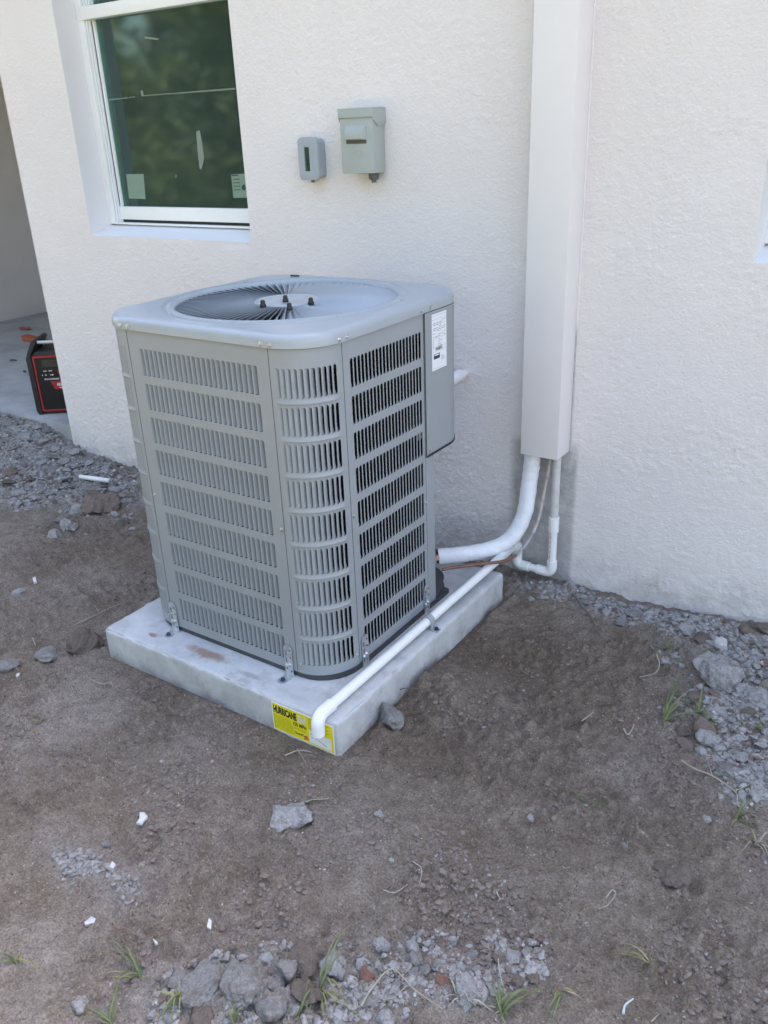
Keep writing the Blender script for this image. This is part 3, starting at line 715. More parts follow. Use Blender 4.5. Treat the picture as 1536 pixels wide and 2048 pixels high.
mb = MB(); mb.prism(rsq(XL+.03, XR-.03, YF+.03, YB-.03, RC-.03), .02, .026, 'z'); mb.build('inner_floor', m_fan, ac)
# base pan with a lip, and a skirt
m_pan = mat('base_pan_paint', (.05, .055, .06), rough=.5, vary=.15)
mb = MB()
outp = rsq(XL+.004, XR+.002, YF+.004, YB-.004, RC-.004)
outp = [p for p in outp if not (p[0] > XR-.12 and p[1] > YB-.12)]
ii = next(i for i in range(len(outp)) if outp[i][1] > YB-.01 and outp[i][0] < XR-.12)
mb.prism(outp, .001, .0165, 'z'); mb.build('base_pan', m_pan, ac)
# electrical cover over the rear right corner
YE = -.536; pr = .005
def path_box(s):
    L1 = (YB-RC)-YE
    if s < L1: return (XR+pr, YE+s), (1, 0)
    a = (s-L1)/(RC+pr); a = min(a, math.pi/2+.4)
    if a <= math.pi/2: return (XR-RC+(RC+pr)*math.cos(a), YB-RC+(RC+pr)*math.sin(a)), (math.cos(a), math.sin(a))
    return (XR-RC-(a-math.pi/2)*(RC+pr), YB+pr), (0, 1)
ss = np.concatenate([[0, .001], np.linspace(.02, (YB-RC)-YE, 4), (YB-RC)-YE+np.linspace(.008, (RC+pr)*(math.pi/2+.39), 22)])
ZE0 = .499
zz = [ZE0, ZE0+.002, .60, .70, .80, Z1]
V = []; F = []
for z in zz:
    for s in ss: (x, y), nn = path_box(s); V.append((x, y, z))
m_ = len(ss)
F = [(i*m_+k, i*m_+k+1, (i+1)*m_+k+1, (i+1)*m_+k) for i in range(len(zz)-1) for k in range(m_-1)]
k = len(V); V += [(XR-.006, YE, ZE0), (XR-.006, YE, Z1)]; F += [(0, k, k+1, (len(zz)-1)*m_)]
cov = mesh('electrical_cover', V, F, m_ac, ac); bm = bmesh.new(); bm.from_mesh(cov.data); bmesh.ops.recalc_face_normals(bm, faces=bm.faces); bm.to_mesh(cov.data); bm.free(); shade(cov.data, 30)
pts = [(*path_box(s)[0], ZE0-.001) for s in ss if s > .002]
mb = MB()
for p, q in zip(pts[:-1], pts[1:]): pass
V = []; F = []
for s in ss[1:]:
    (x, y), (nx_, ny_) = path_box(s)
    V += [(x+nx_*.0018, y+ny_*.0018, ZE0+.004), (x+nx_*.0018, y+ny_*.0018, ZE0-.003), (x-nx_*.10, y-ny_*.05, ZE0-.003)]
F = [f for i in range(len(ss)-2) for f in ((i*3, i*3+1, i*3+4, i*3+3), (i*3+1, i*3+2, i*3+5, i*3+4))]
mesh('gasket', V, F, m_black, cov, origin=UC)
# rating label
XP = XR+pr+.0008
m_lab = mat('label_paper', (.74, .76, .79), rough=.5, vary=.02, vscale=60); m_lfine = mat('label_print', (.30, .32, .40), rough=.6, vary=.3, vscale=300)
LY0, LY1, LZ0, LZ1 = -.503, -.426, .735, .888
mb = MB(); mb.box(XR+pr+.0002, XP, LY0, LY1, LZ0, LZ1); lab = mb.build('rating_label', m_lab, cov, origin=UC)
def lq(mb, u0, u1, v0, v1, k=1): mb.quad(*[(XP+.0002*k, LY0+u*(LY1-LY0), LZ1-v*(LZ1-LZ0)) for u, v in ((u0, v1), (u1, v1), (u1, v0), (u0, v0))])
mb = MB(); rr = random.Random(5)
for v in (.035, .10, .43, .59, .66, .965): lq(mb, .03, .97, v, v+.004)
for v in np.arange(.13, .43, .030):
    u = .08
    while u < .9: q = rr.uniform(.05, .22); (lq(mb, u, min(u+q, .93), v, v+.013) if rr.random() < .72 else None); u += q+.04
for v in np.arange(.455, .58, .03): lq(mb, .05, .12, v, v+.012); lq(mb, .42, .42+rr.uniform(.1, .3), v, v+.010)
for v in (.78, .81, .84): lq(mb, .62, .62+rr.uniform(.15, .3), v, v+.009)
mb.build('fine_print', m_lfine, cov, origin=UC)
mb = MB(); u = .24
while u < .68: q = rr.choice((.012, .02, .03)); lq(mb, u, u+q, .60, .65, 2); u += q+rr.choice((.012, .02))
mb.build('barcode', m_ink, cov, origin=UC)
mb = MB(); lq(mb, .10, .52, .71, .80, 2); mb.build('black_badge', m_ink, cov, origin=UC)
mb = MB(); lq(mb, .14, .48, .722, .742, 3); mb.build('badge_print', m_lab, cov, origin=UC)
# post below the cover and the valve plate
mb = MB(); mb.box(XR-.010, XR+.001, -.536, -.493, .018, ZE0-.004); mb.build('rear_post', m_ac, ac, bevel=.002)
mb = MB(); mb.box(XR-.13, XR-.011, -.512, -.508, .018, ZE0-.004); mb.box(XR-.134, XR-.13, -.512, YB, .018, ZE0-.004); mb.build('valve_plate', m_ac, ac)
mb = MB(); mb.prism([(XR-.01, -.50), (XR+.002, -.49), (XR-.012, -.42), (XR-.09, -.335), (XR-.12, -.50)], .0168, .030, 'z'); mb.build('valve_shelf', m_pan, ac)
for z, rr_ in ((.085, .013), (.045, .010)):
    mb = MB(); mb.tube([(XR-.128, -.40, z), (XR-.085, -.40, z)], rr_, 12); mb.tube([(XR-.085, -.40, z), (XR-.072, -.40, z)], rr_*1.5, 6)
    mb.tube([(XR-.078, -.40, z), (XR-.078, -.44, z+.003)], rr_*.9, 10); mb.tube([(XR-.078, -.44, z+.003), (XR-.078, -.452, z+.004)], rr_*1.3, 6)
    mb.build('service_valve', m_brass, ac, smoothang=30)
# screws on the cover edge and panels
def screw(p, nrm, r_=.0042, parent=ac, m=m_screw):
    nrm = Vector(nrm).normalized(); P = Vector(p); mb = MB()
    mb.tube([P, P+nrm*.0008, P+nrm*.0015, P+nrm*.0040, P+nrm*.005], [r_*1.45, r_*1.45, r_, r_*.95, r_*.5], 10)
    mb.build('screw', m, parent, origin=UC, smoothang=40)
zt = ZL+.009
a0 = .10
for x in (XR-RC-.014, XL+RC+.016): screw((x, YF-ov, zt), (0, -1, .1))
for sgn, cxx in ((1, XR-RC), (-1, XL+RC)):
    screw((cxx+sgn*(RC+ov)*math.sin(a0), YF+RC-(RC+ov)*math.cos(a0), zt), (sgn*math.sin(a0), -math.cos(a0), .1))
screw((XR+ov, YF+RC+.016, zt), (1, 0, .1)); screw((XR-RC+(RC+ov)*math.cos(a0), YF+RC-(RC+ov)*math.sin(a0), zt), (math.cos(a0), -math.sin(a0), .1))
screw((XR+ov, YE-.016, zt), (1, 0, .1)); screw((XR+ov, YE+.028, zt), (1, 0, .1)); screw((XR+pr, YE+.015, ZE0+.018), (1, 0, 0))
screw((XR-RC-.010, YF, .44), (0, -1, 0), .0036); screw((XR, YF+RC+.009, .455), (1, 0, 0), .0036); screw((XL+RC+.010, YF, .44), (0, -1, 0), .0036)
screw((XR-RC+.012, YF+.001, .046), (.1, -1, 0), .0036); screw((XL+RC-.012, YF+.001, .046), (-.1, -1, 0), .0036); screw((XR-.001, YF+RC-.010, .05), (1, -.1, 0), .0036); screw((XR, -.541, .36), (1, 0, 0), .0034)
for k in range(8):
    a = R(45*k+18); mb = MB(); mb.lathe([(.006, ZT+.001), (.006, ZT+.003), (.003, ZT+.0055)], (CXF+(RF+.024)*math.cos(a), CYF+(RF+.024)*math.sin(a), 0), seg=10); mb.build('screw', m_ac_skylit, ac, smoothang=40)
# hold-down brackets
def bracket(p, nrm, h=.098):
    """p: point on the panel face at pad level; nrm: outward direction"""
    nx_, ny_ = nrm; tx, ty = -ny_, nx_
    def L(a, d, z): return (p[0]+tx*a+nx_*d, p[1]+ty*a+ny_*d, z)
    V = []; F = []; vc = {}
    def vv(a, d, z):
        kk = (round(a, 5), round(d, 5), round(z, 5))
        if kk not in vc: vc[kk] = len(V); V.append(L(a, d, z))
        return vc[kk]
    wd = .014; d0 = .004; zs = [0, .012, .018, .034, .040, .056, .062, .078, .084]; aa = [-wd, -.010, -.0045, -.0005, .0005, .0045, .010, wd]
    for j in range(len(zs)-1):
        for i in range(len(aa)-1):
            slot = (i == 2 and j in (1, 5)) or (i == 4 and j in (3, 7)) or (i == 2 and j in (3,) and False)
            slot = (i == 1 and j in (2, 4, 6)) or (i == 5 and j in (1, 3, 5, 7))
            if not slot: F.append((vv(aa[i], d0, zs[j]), vv(aa[i+1], d0, zs[j]), vv(aa[i+1], d0, zs[j+1]), vv(aa[i], d0, zs[j+1])))
    top = [vv(wd*math.cos(R(t)), d0, .084+wd*math.sin(R(t))) for t in range(0, 181, 20)]; F.append(tuple(top))
    ft = [vv(-wd, d0, 0), vv(wd, d0, 0)]; foot = [vv(wd*math.cos(R(t)), d0+.030+wd*math.sin(R(t)), .0012) for t in range(0, 181, 20)]
    F.append(tuple([ft[0], ft[1]]+foot))
    o = mesh('bracket', V, F, m_galv, ac); sol = o.modifiers.new('thick', 'SOLIDIFY'); sol.thickness = .0016; sol.offset = 0
    q = Vector(L(0, d0+.030, .002)); mb = MB(); mb.tube([q, q+Vector((0, 0, .0025)), q+Vector((0, 0, .006))], [.008, .006, .0055], 6); mb.build('bolt', m_bolt, o, origin=UC)
    for a, z in ((-.006, .030), (.005, .034)):
        q = Vector(L(a, d0, z)); mb = MB(); d = Vector((nx_, ny_, 0)); mb.tube([q, q+d*.002, q+d*.006], [.007, .0048, .0042], 6); mb.build('bolt', m_screw, o, origin=UC)
bracket((-.600, YF), (0, -1)); bracket((-.158, YF), (0, -1)); bracket((XR, -.873), (1, 0)); bracket((XR, -.551), (1, 0))

p = on_axis(590, 552, 2, ZT+.003); mb = MB()
mb.prism([(p.x-.016, p.y-.004), (p.x+.004, p.y-.006), (p.x+.017, p.y+.002), (p.x+.002, p.y+.006), (p.x-.012, p.y+.004)], ZT+.0012, ZT+.006, 'z')
tag(mb.build('leaf_scrap', mat('leaf_scrap', (.06, .045, .035), rough=.8, vary=.3, vscale=80), bevel=.0008), 'tiny dark leaf scrap on the rear of the unit top', 'leaf')

# ================================================================== LINES AND DRAIN
m_cover = mat('line_cover_paint', (.74, .71, .70), rough=.5, vary=.02, vscale=3, bump=.08, bscale=60)
CX0, CX1, CD, CZ0 = .0736, .1987, .0983, .3786
lc = thing('line_cover', 'tall off-white rectangular pipe cover fixed to the wall beside the unit', 'pipe cover', ((CX0+CX1)/2, -CD/2, CZ0))
mb = MB(); t_ = .0022; zt_ = WALLT-.004
outl = [(CX0, -.001), (CX0, -CD), (CX1, -CD), (CX1, -.001), (CX1-t_, -.001), (CX1-t_, -CD+t_), (CX0+t_, -CD+t_), (CX0+t_, -.001)]
mb.prism(outl, CZ0, zt_, 'z'); mb.build('channel', m_cover, lc, bevel=.0008)
mb = MB(); rr = random.Random(9)
zz = np.arange(CZ0, zt_, .012); rad = [.0035+.0018*float(perlin(np.array([z*60]), np.array([3.3]), 4)[0]) for z in zz]
mb.tube([(CX1+.0015, -.0015, z) for z in zz], rad, 8); mb.build('caulk_bead', m_st, lc, smoothang=80)
m_pvc = mat('white_pvc', (.80, .80, .79), rough=.38, vary=.04, vscale=12); m_pvcd = mat('painted_pvc', (.56, .545, .53), rough=.6, vary=.12, vscale=30)
m_wrap = mat('white_pipe_wrap', (.78, .79, .81), rough=.55, vary=.06, vscale=25, bump=.7, bscale=60, bdist=.003)
m_copper = mat('painted_copper', (.20, .105, .08), rough=.55, metal=.25, vary=.3, vscale=30)
dp = thing('condensate_drain', 'white plastic drain pipe with a trap, running along the pad edge to a downturned elbow', 'drain pipe', (.05, -.30, 0))
RP = .0135
PB, PF = Vector((.051, -.078, .036)), Vector((.0315, -1.125, .0165))
def lp(y): t = (y-PB.y)/(PF.y-PB.y); return PB.lerp(PF, t)
mb = MB(); mb.tube([PB, lp(-.21), lp(-.5), lp(-.8), lp(-1.10)], RP, 24); mb.build('pipe', m_pvc, dp, smoothang=40)
def arc(c, a, b_, n_=8):    # quarter bend from c+a to c+b_
    return [c+a*math.cos(t)+b_*math.sin(t) for t in [math.pi/2*k/n_ for k in range(n_+1)]]
RE = .0172
f0 = PF+Vector((0, .040, 0)); cc = PF+Vector((0, 0, 0))
bend = [PF+Vector((.000, .043, 0)), PF+Vector((0, .012, 0))]
ce = PF+Vector((0, .010, -.026)); bend += arc(ce, Vector((0, 0, .026)), Vector((0, -.026, 0)), 8)[1:]
bend += [ce+Vector((0, -.026, -.026))]
mb = MB(); mb.tube(bend, [RE*1.0]*len(bend), 24); mb.build('elbow', m_pvc, dp, smoothang=40)
YT, XT0, XT1, ZTp = -.050, .050, .178, -.047
mb = MB(); mb.tube([(XT1, YT, .160), (XT1, YT, .50)], RP, 20); mb.build('painted_pipe', m_pvcd, dp, smoothang=40)
mb = MB(); mb.tube([(XT1, YT, .108), (XT1, YT, .160)], RE, 20); mb.build('coupling', m_pvc, dp, smoothang=40)
mb = MB(); mb.tube([(XT1, YT, ZTp+.02), (XT1, YT, .108)], RP, 20); mb.build('pipe', m_pvc, dp, smoothang=40)
mb = MB(); rr = random.Random(2)
for k in range(7): z = .095-.018*k; mb.quad((XT1-.0045, YT-RP-.0003, z), (XT1-.0025, YT-RP-.0003, z), (XT1-.0025, YT-RP-.0003, z-.010), (XT1-.0045, YT-RP-.0003, z-.010))
mb.build('pipe_print', mat('pipe_red_print', (.55, .25, .28), rough=.6, vary=.2), dp)
mb = MB(); c0 = Vector((XT1-.02, YT, ZTp+.02)); mb.tube([Vector((XT1, YT, ZTp+.046))]+arc(c0, Vector((.02, 0, 0)), Vector((0, 0, -.02)), 8)+[Vector((XT1-.052, YT, ZTp))], RE, 20); mb.build('elbow', m_pvc, dp, smoothang=40)
mb = MB(); mb.tube([(XT0+.02, YT, ZTp), (XT1-.04, YT, ZTp)], RP, 20); mb.build('pipe', m_pvc, dp, smoothang=40)
mb = MB(); c0 = Vector((XT0+.02, YT, ZTp+.02)); mb.tube([Vector((XT0+.046, YT, ZTp))]+arc(c0, Vector((0, 0, -.02)), Vector((-.02, 0, 0)), 8)+[Vector((XT0, YT, ZTp+.05))], RE, 20); mb.build('elbow', m_pvc, dp, smoothang=40)
mb = MB(); mb.tube([(XT0, YT, ZTp+.03), (XT0, YT, .02)], RP, 20); mb.build('painted_pipe', m_pvcd, dp, smoothang=40)
mb = MB(); c0 = Vector((XT0, YT-.026, .010)); mb.tube([Vector((XT0, YT, -.012))]+arc(c0, Vector((0, .026, 0)), Vector((0, 0, .026)), 8)+[Vector((XT0, YT-.05, .036))], RE, 20); mb.build('elbow', m_pvc, dp, smoothang=40)
# strap over the pipe
m_strap = mat('grey_plastic_strap', (.34, .35, .37), rough=.5, vary=.1)
cl = thing('pipe_strap', 'grey plastic strap screwed over the white drain pipe on the pad', 'pipe clamp', (lp(-.625).x, -.625, 0))
pc = lp(-.625); ro = RP+.0005
prof = [(-.036, .0005), (-.036, .004)]+[(-(RP+.0045)*1.0, .0045)]+[((RP+.0045)*math.cos(t), pc.z+(RP+.0045)*math.sin(t)) for t in [math.pi*(1-k/12) for k in range(13)]]+[((RP+.0045), .0045), (.036, .004), (.036, .0005), (ro, .0005)]+[(ro*math.cos(t), pc.z+ro*math.sin(t)) for t in [math.pi*k/12 for k in range(13)]]+[(-ro, .0005)]
n_ = len(prof); V = [(pc.x+p[0], -.625+s, p[1]) for s in (-.010, .010) for p in prof]
mb = MB(); half = n_
F = []
no = 3+13+3; outer = list(range(0, 19)); inner = list(range(n_-1, 18, -1))
F += [(i, (i+1) % n_, n_+(i+1) % n_, n_+i) for i in range(n_)]
mb.add(V, F)
o = mb.build('strap', m_strap, cl)
bm = bmesh.new(); bm.from_mesh(o.data)
bmesh.ops.holes_fill(bm, edges=[e for e in bm.edges if e.is_boundary], sides=0); bmesh.ops.triangulate(bm, faces=[f for f in bm.faces if len(f.verts) > 4]); bmesh.ops.recalc_face_normals(bm, faces=bm.faces); bm.to_mesh(o.data); bm.free(); shade(o.data, 35)
for s in (-1, 1):
    q = Vector((pc.x+s*.028, -.625, .004)); mb = MB(); mb.tube([q, q+Vector((0, 0, .002)), q+Vector((0, 0, .007))], [.0085, .0062, .0056], 6); mb.build('bolt', m_bolt, cl)
# insulated suction line
def spline(P, k=8):
    P = [Vector(p) for p in P]; P = [P[0]*2-P[1]]+P+[P[-1]*2-P[-2]]; out = []
    for i in range(1, len(P)-2):
        for j in range(k):
            t = j/k; a, b_, c, d = P[i-1:i+3]
            out.append(.5*((2*b_)+(c-a)*t+(2*a-5*b_+4*c-d)*t*t+(3*b_-a-3*c+d)*t**3))
    return out+[P[-2]]
def pxl(L): return [on_axis(u, v, 1, y) for u, v, y in L]
path = spline(pxl([(1068, 860, -.052), (1065, 915, -.054), (1059, 962, -.060), (1049, 1026, -.085), (1026, 1071, -.120), (990, 1095, -.165), (937, 1107, -.232), (877, 1113, -.290)]), 10)
rl = [.0262+.0010*math.sin(i*1.7)*math.sin(i*.6) for i in range(len(path))]
sl = thing('insulated_line', 'thick white insulated refrigerant line curving from the pipe cover to the unit', 'refrigerant line', (path[40].x, path[40].y, 0))
mb = MB(); mb.tube(path, rl, 28); mb.build('insulation', m_wrap, sl, smoothang=60)
mb = MB(); i0 = 13; mb.tube(path[i0:i0+3], [.0275, .0282, .0275], 28, cap=False); mb.build('tape_band', m_wrap, sl, smoothang=60)
e0 = path[-1]; ed = (path[-1]-path[-4]).normalized()
mb = MB(); mb.tube([e0+ed*.001, e0+ed*.006], .0235, 20); mb.build('foam_end', m_black, sl)
mb = MB(); mb.tube([e0, Vector((XR-.076, -.41, .085))], .0105, 14); mb.build('copper_stub', mat('bright_copper', (.62, .30, .18), rough=.3, metal=.8, vary=.2, vscale=40), sl, smoothang=40)
path2 = spline(pxl([(1103, 860, -.05), (1099, 930, -.052), (1088, 985, -.055), (1078, 1035, -.062), (1062, 1073, -.085), (1040, 1102, -.135), (1012, 1121, -.215), (960, 1128, -.30), (905, 1135, -.37), (884, 1139, -.395)]), 8)
kq = thing('liquid_line', 'thin copper line with flaking white paint looping below the insulated line', 'refrigerant line', (path2[40].x, path2[40].y, 0))
m_pline = mat('flaking_white_paint', (.60, .59, .58), rough=.6, col2=(.38, .27, .24), vscale=45, detail=6)
mb = MB(); mb.tube(path2[:31], .0055, 12); mb.build('painted_tube', m_pline, kq, smoothang=60)
mb = MB(); mb.tube(path2[30:44], .00545, 12); mb.build('painted_tube', mat('scuffed_tube', (.33, .33, .34), rough=.5, vary=.3, vscale=50), kq, smoothang=60)
mb = MB(); mb.tube(path2[43:], .0054, 12); mb.build('copper_tube', m_copper, kq, smoothang=60)
# white conduit fitting on the wall behind the unit
m_wc = mat('painted_fitting', (.70, .69, .69), rough=.6, vary=.05, vscale=40, bump=.3, bscale=80)
q = on_axis(932, 747, 1, 0)
cf = thing('conduit_fitting', 'small white painted conduit elbow coming out of the wall behind the unit', 'conduit', (q.x, 0, q.z))
mb = MB(); mb.tube([q, q+Vector((-.004, -.030, 0))], .0125, 14); mb.build('pipe_stub', m_wc, cf, smoothang=40)
q2 = q+Vector((-.004, -.022, 0)); mb = MB(); mb.tube([q2, q2+Vector((-.002, -.012, 0)), q2+Vector((-.006, -.060, -.002)), q2+Vector((-.010, -.078, -.010))], [.019, .021, .021, .019], 16); mb.build('elbow', m_wc, cf, smoothang=40)
q3 = q2+Vector((-.010, -.07, -.006)); mb = MB(); mb.tube([q3, q3+Vector((-.002, -.004, -.034))], .016, 14); mb.tube(spline([q3+Vector((-.002, -.004, -.026)), q3+Vector((-.02, -.03, -.045)), Vector((-.25, -.22, .50)), Vector((-.275, YB+.002, .485))], 8), .011, 14); mb.build('flexible_conduit', m_wc, cf, smoothang=50)

# ================================================================== WALL BOXES
m_dis = mat('disconnect_paint', (.36, .40, .375), rough=.45, vary=.04, vscale=15, bump=.08, bscale=150)
m_dark = mat('dark_slot', (.10, .10, .09), rough=.8, vary=.2)
DX0, DX1, DZ0, DZ1, DD = -.597, -.472, 1.222, 1.404, .070
db = thing('disconnect_box', 'grey-green metal disconnect box with a lift handle, mounted on the wall', 'electrical box', ((DX0+DX1)/2, 0, DZ0))
mb = MB(); mb.box(DX0+.004, DX1-.004, -DD+.004, .004, DZ0, DZ1-.006); mb.build('case', m_dis, db, bevel=.004)
mb = MB(); mb.prism(rrect(DX0, DX1, DZ0-.006, DZ1-.026, .003, 3), -DD, -DD+.0035); 
mb.box(DX1-.0035, DX1+.0003, -DD+.001, -.012, DZ0-.006, DZ1-.028); mb.build('front_cover', m_dis, db, bevel=.0008)
mb = MB(); mb.box(DX0-.004, DX1+.004, -DD-.004, .004, DZ1-.004, DZ1+.001); mb.box(DX0-.004, DX1+.004, -DD-.004, -DD-.0008, DZ1-.026, DZ1-.0041)
mb.prism([(-DD-.0007, DZ1-.0042), (.002, DZ1-.0042), (.002, DZ1-.040), (-.015, DZ1-.052), (-.045, DZ1-.052), (-DD-.0007, DZ1-.034)], DX1+.0006, DX1+.004, 'x')
mb.prism([(-DD-.0007, DZ1-.0042), (.002, DZ1-.0042), (.002, DZ1-.040), (-.015, DZ1-.052), (-.045, DZ1-.052), (-DD-.0007, DZ1-.034)], DX0-.004, DX0-.0006, 'x')
hood = mb.build('hood', m_dis, db, bevel=.0006)
mb = MB(); mb.tube([(DX1+.004, -.026, DZ1-.044), (DX1+.0065, -.026, DZ1-.044)], .003, 10); mb.build('rivet', m_screw, db)
hx0, hx1, hz1 = DX0+.021, DX1-.026, DZ1-.048
mb = MB(); yb = -DD-.0002
mb.add([(hx0, yb, hz1), (hx1, yb, hz1), (hx1, yb, hz1-.042), (hx0, yb, hz1-.042), (hx0+.005, yb-.013, hz1-.016), (hx1-.008, yb-.013, hz1-.016), (hx1-.008, yb-.013, hz1-.040), (hx0+.005, yb-.013, hz1-.040)],
       [(4, 5, 6, 7), (0, 1, 5, 4), (1, 2, 6, 5), (2, 3, 7, 6), (3, 0, 4, 7), (0, 3, 2, 1)]); mb.build('lift_handle', m_dis, db, bevel=.0012)
mb = MB(); mb.box(hx0+.001, hx1+.001, yb-.0006, yb+.001, hz1-.053, hz1-.0425); mb.build('handle_slot', m_dark, db)
ecx, ecz = (DX0+DX1)/2+.004, DZ0+.052
mb = MB(); mb.tube([(ecx+.0185*math.cos(t), yb, ecz+.0105*math.sin(t)) for t in [2*math.pi*k/28 for k in range(29)]], .0009, 6, cap=False); mb.build('emblem_ring', m_dis, db, smoothang=80)
text('emblem_letters', 'GE', .0125, m_dis, db, Matrix.Translation(Vector((ecx-.0085, yb-.0004, ecz-.0045))-db.location) @ Matrix.Rotation(R(90), 4, 'X'), shear=.3)
m_conn = mat('connector_dark', (.12, .125, .14), rough=.55, vary=.2)
qx = DX1-.030; mb = MB(); mb.lathe([(.013, DZ0-.028), (.0155, DZ0-.024), (.0155, DZ0-.008), (.018, DZ0-.007), (.018, DZ0+.002)], (qx, -.030, 0), seg=14)
for k in range(10): a = 2*math.pi*k/10; mb.box(qx+.0155*math.cos(a)-.001, qx+.0155*math.cos(a)+.001, -.03+.0155*math.sin(a)-.001, -.03+.0155*math.sin(a)+.001, DZ0-.024, DZ0-.009)
mb.tube([(qx, -.03, DZ0-.028), (qx, -.03, DZ0-.036)], .008, 10); mb.build('conduit_connector', m_conn, db, smoothang=30)

m_out = mat('outlet_cover_plastic', (.33, .37, .40), rough=.45, vary=.04, vscale=20)
OX0, OX1, OZ0, OZ1, OD = -.793, -.710, 1.195, 1.327, .050
ob = thing('outlet_box', 'small blue-grey weatherproof outlet cover with clear window, left of the disconnect', 'electrical box', ((OX0+OX1)/2, 0, OZ0))
mb = MB(); mb.prism(rrect(OX0+.005, OX1-.005, OZ0+.005, OZ1-.005, .014, 5), -OD+.019, .004); mb.build('base', m_out, ob, bevel=.002)
def ring_prism(mb, outer, inner, y0, y1):
    n_ = len(outer); V = [(p[0], y, p[1]) for y in (y0, y1) for ring in (outer, inner) for p in ring]
    F = []
    for i in range(n_):
        j = (i+1) % n_; F += [(i, j, n_+j, n_+i), (2*n_+i, 3*n_+i, 3*n_+j, 2*n_+j), (i, 2*n_+i, 2*n_+j, j), (n_+i, n_+j, 3*n_+j, 3*n_+i)]
    mb.add(V, F)
wcx0, wcx1, wcz0, wcz1 = OX0+.026, OX1-.036, OZ0+.028, OZ1-.030
mb = MB(); ring_prism(mb, rrect(OX0, OX1, OZ0, OZ1, .016, 5), rrect(wcx0, wcx1, wcz0, wcz1, .002, 5), -OD, -OD+.016); mb.build('lid', m_out, ob, bevel=.0022)
mb = MB(); mb.box(wcx0-.001, wcx1+.001, -OD+.004, -OD+.006, wcz0-.001, wcz1+.001); mb.build('window', m_glass, ob)
mb = MB(); mb.box(wcx0-.002, wcx1+.002, -OD+.0145, -OD+.016, wcz0-.002, wcz1+.002); mb.build('backing', mat('outlet_inner', (.12, .11, .08), rough=.7, vary=.4, vscale=60), ob)
for k in range(4):
    xx = OX0+.019+k*.011; mb = MB(); mb.box(xx, xx+.003, -OD+.002, -OD+.012, OZ1-.0005, OZ1+.0006); mb.build('vent_slot', m_black, ob)
mb = MB(); mb.box((OX0+OX1)/2-.004, (OX0+OX1)/2+.004, -.036, -.026, OZ0-.008, OZ0+.001); mb.build('latch', m_conn, ob)

# ================================================================== PORCH RADIO
m_rb = mat('radio_black', (.022, .024, .024), rough=.6, vary=.15, vscale=30, bump=.15, bscale=200); m_rr = mat('radio_red', (.38, .022, .03), rough=.45, vary=.08)
m_rp = mat('radio_panel', (.008, .009, .011), rough=.35, vary=.2); m_rs = mat('radio_silver', (.62, .63, .66), rough=.35, metal=.3, vary=.05); m_rw = mat('radio_print', (.75, .76, .78), rough=.5, vary=.05)
p = on_axis(81, 829, 2, .045)
ra = thing('jobsite_radio', 'black and red jobsite radio charger standing at the edge of the porch slab', 'radio', (p.x, p.y, .0455), R(38))
def rl_(mb, *a, **k): return mb.build(*a, origin=(0, 0, 0), **k)
W_, H_ = .31, .385
mb = MB(); body = [(.0, .012), (.012, .0), (W_-.012, 0), (W_, .012), (W_, H_-.10), (W_-.045, H_-.02), (W_-.06, H_-.055), (.06, H_-.055), (.045, H_-.02), (0, H_-.10)]
body = [(.0, .012), (.012, .0), (W_-.012, 0), (W_, .012), (W_, H_-.085), (W_-.035, H_-.055), (.035, H_-.055), (0, H_-.085)]
mb.prism(body, 0, .20); rl_(mb, 'body', m_rb, ra, bevel=.006)
for x0, s in ((.0, 1), (W_, -1)):
    mb = MB(); mb.prism([(x0+s*a, z) for a, z in ((-.012, .02), (-.002, -.0), (.016, 0), (.016, H_-.07), (.052, H_-.012), (.046, H_), (.030, H_), (-.012, H_-.085))], -.012, .205); rl_(mb, 'bumper', m_rb, ra, bevel=.004)
mb = MB(); mb.tube([(.040, .03, H_-.014), (W_-.04, .03, H_-.014)], .009, 14); rl_(mb, 'handle', m_rs, ra, smoothang=40)
fr0, fr1, fz0, fz1 = .020, W_-.020, .018, H_-.075
mb = MB(); ring_prism(mb, rrect(fr0, fr1, fz0, fz1, .008, 4), rrect(fr0+.008, fr1-.008, fz0+.008, fz1-.010, .005, 4), -.010, .001); rl_(mb, 'red_trim', m_rr, ra)
mb = MB(); mb.box(fr0+.006, fr1-.006, -.006, .001, fz0+.006, fz1-.006); rl_(mb, 'front_panel', m_rp, ra)
mb = MB(); mb.box(.062, .24, -.0072, -.0058, fz1-.060, fz1-.022); rl_(mb, 'display', mat('radio_display', (.04, .045, .035), rough=.25, vary=.2), ra)
def rmat(x, z, k=1): return Matrix.Translation((x, -.0062-.0004*k, z)) @ Matrix.Rotation(R(90), 4, 'X')
for x in (.062, .089): mb = MB(); mb.box(x, x+.017, -.0070, -.0058, fz1-.082, fz1-.078); rl_(mb, 'button', m_rw, ra)
for x, ww in ((.068, .006), (.095, .004), (.102, .007), (.052, .004)): mb = MB(); mb.box(x, x+ww, -.0070, -.0058, fz1-.104, fz1-.098); rl_(mb, 'button', m_rw, ra)
mb = MB(); mb.lathe([(.016, .006), (.016, .011), (.013, .012)], (.150, 0, fz1-.086), 'y', 20); rl_(mb, 'knob', m_rr, ra, smoothang=40)
text('lettering', 'M18 CHARGER', .0125, m_rw, ra, rmat(.060, fz1-.127), bold=.0003, xs=.9)
mb = MB(); mb.prism([(.088, fz1-.134), (.235, fz1-.134), (.220, fz1-.178), (.105, fz1-.178)], -.0085, -.0058); emb = rl_(mb, 'emblem', m_rr, ra)
text('lettering', 'Milwaukee', .026, m_rw, ra, Matrix.Translation((.116, -.0090, fz1-.160)) @ Matrix.Rotation(R(4), 4, 'Y') @ Matrix.Rotation(R(90), 4, 'X'), shear=.35, xs=.75, bold=.0005)
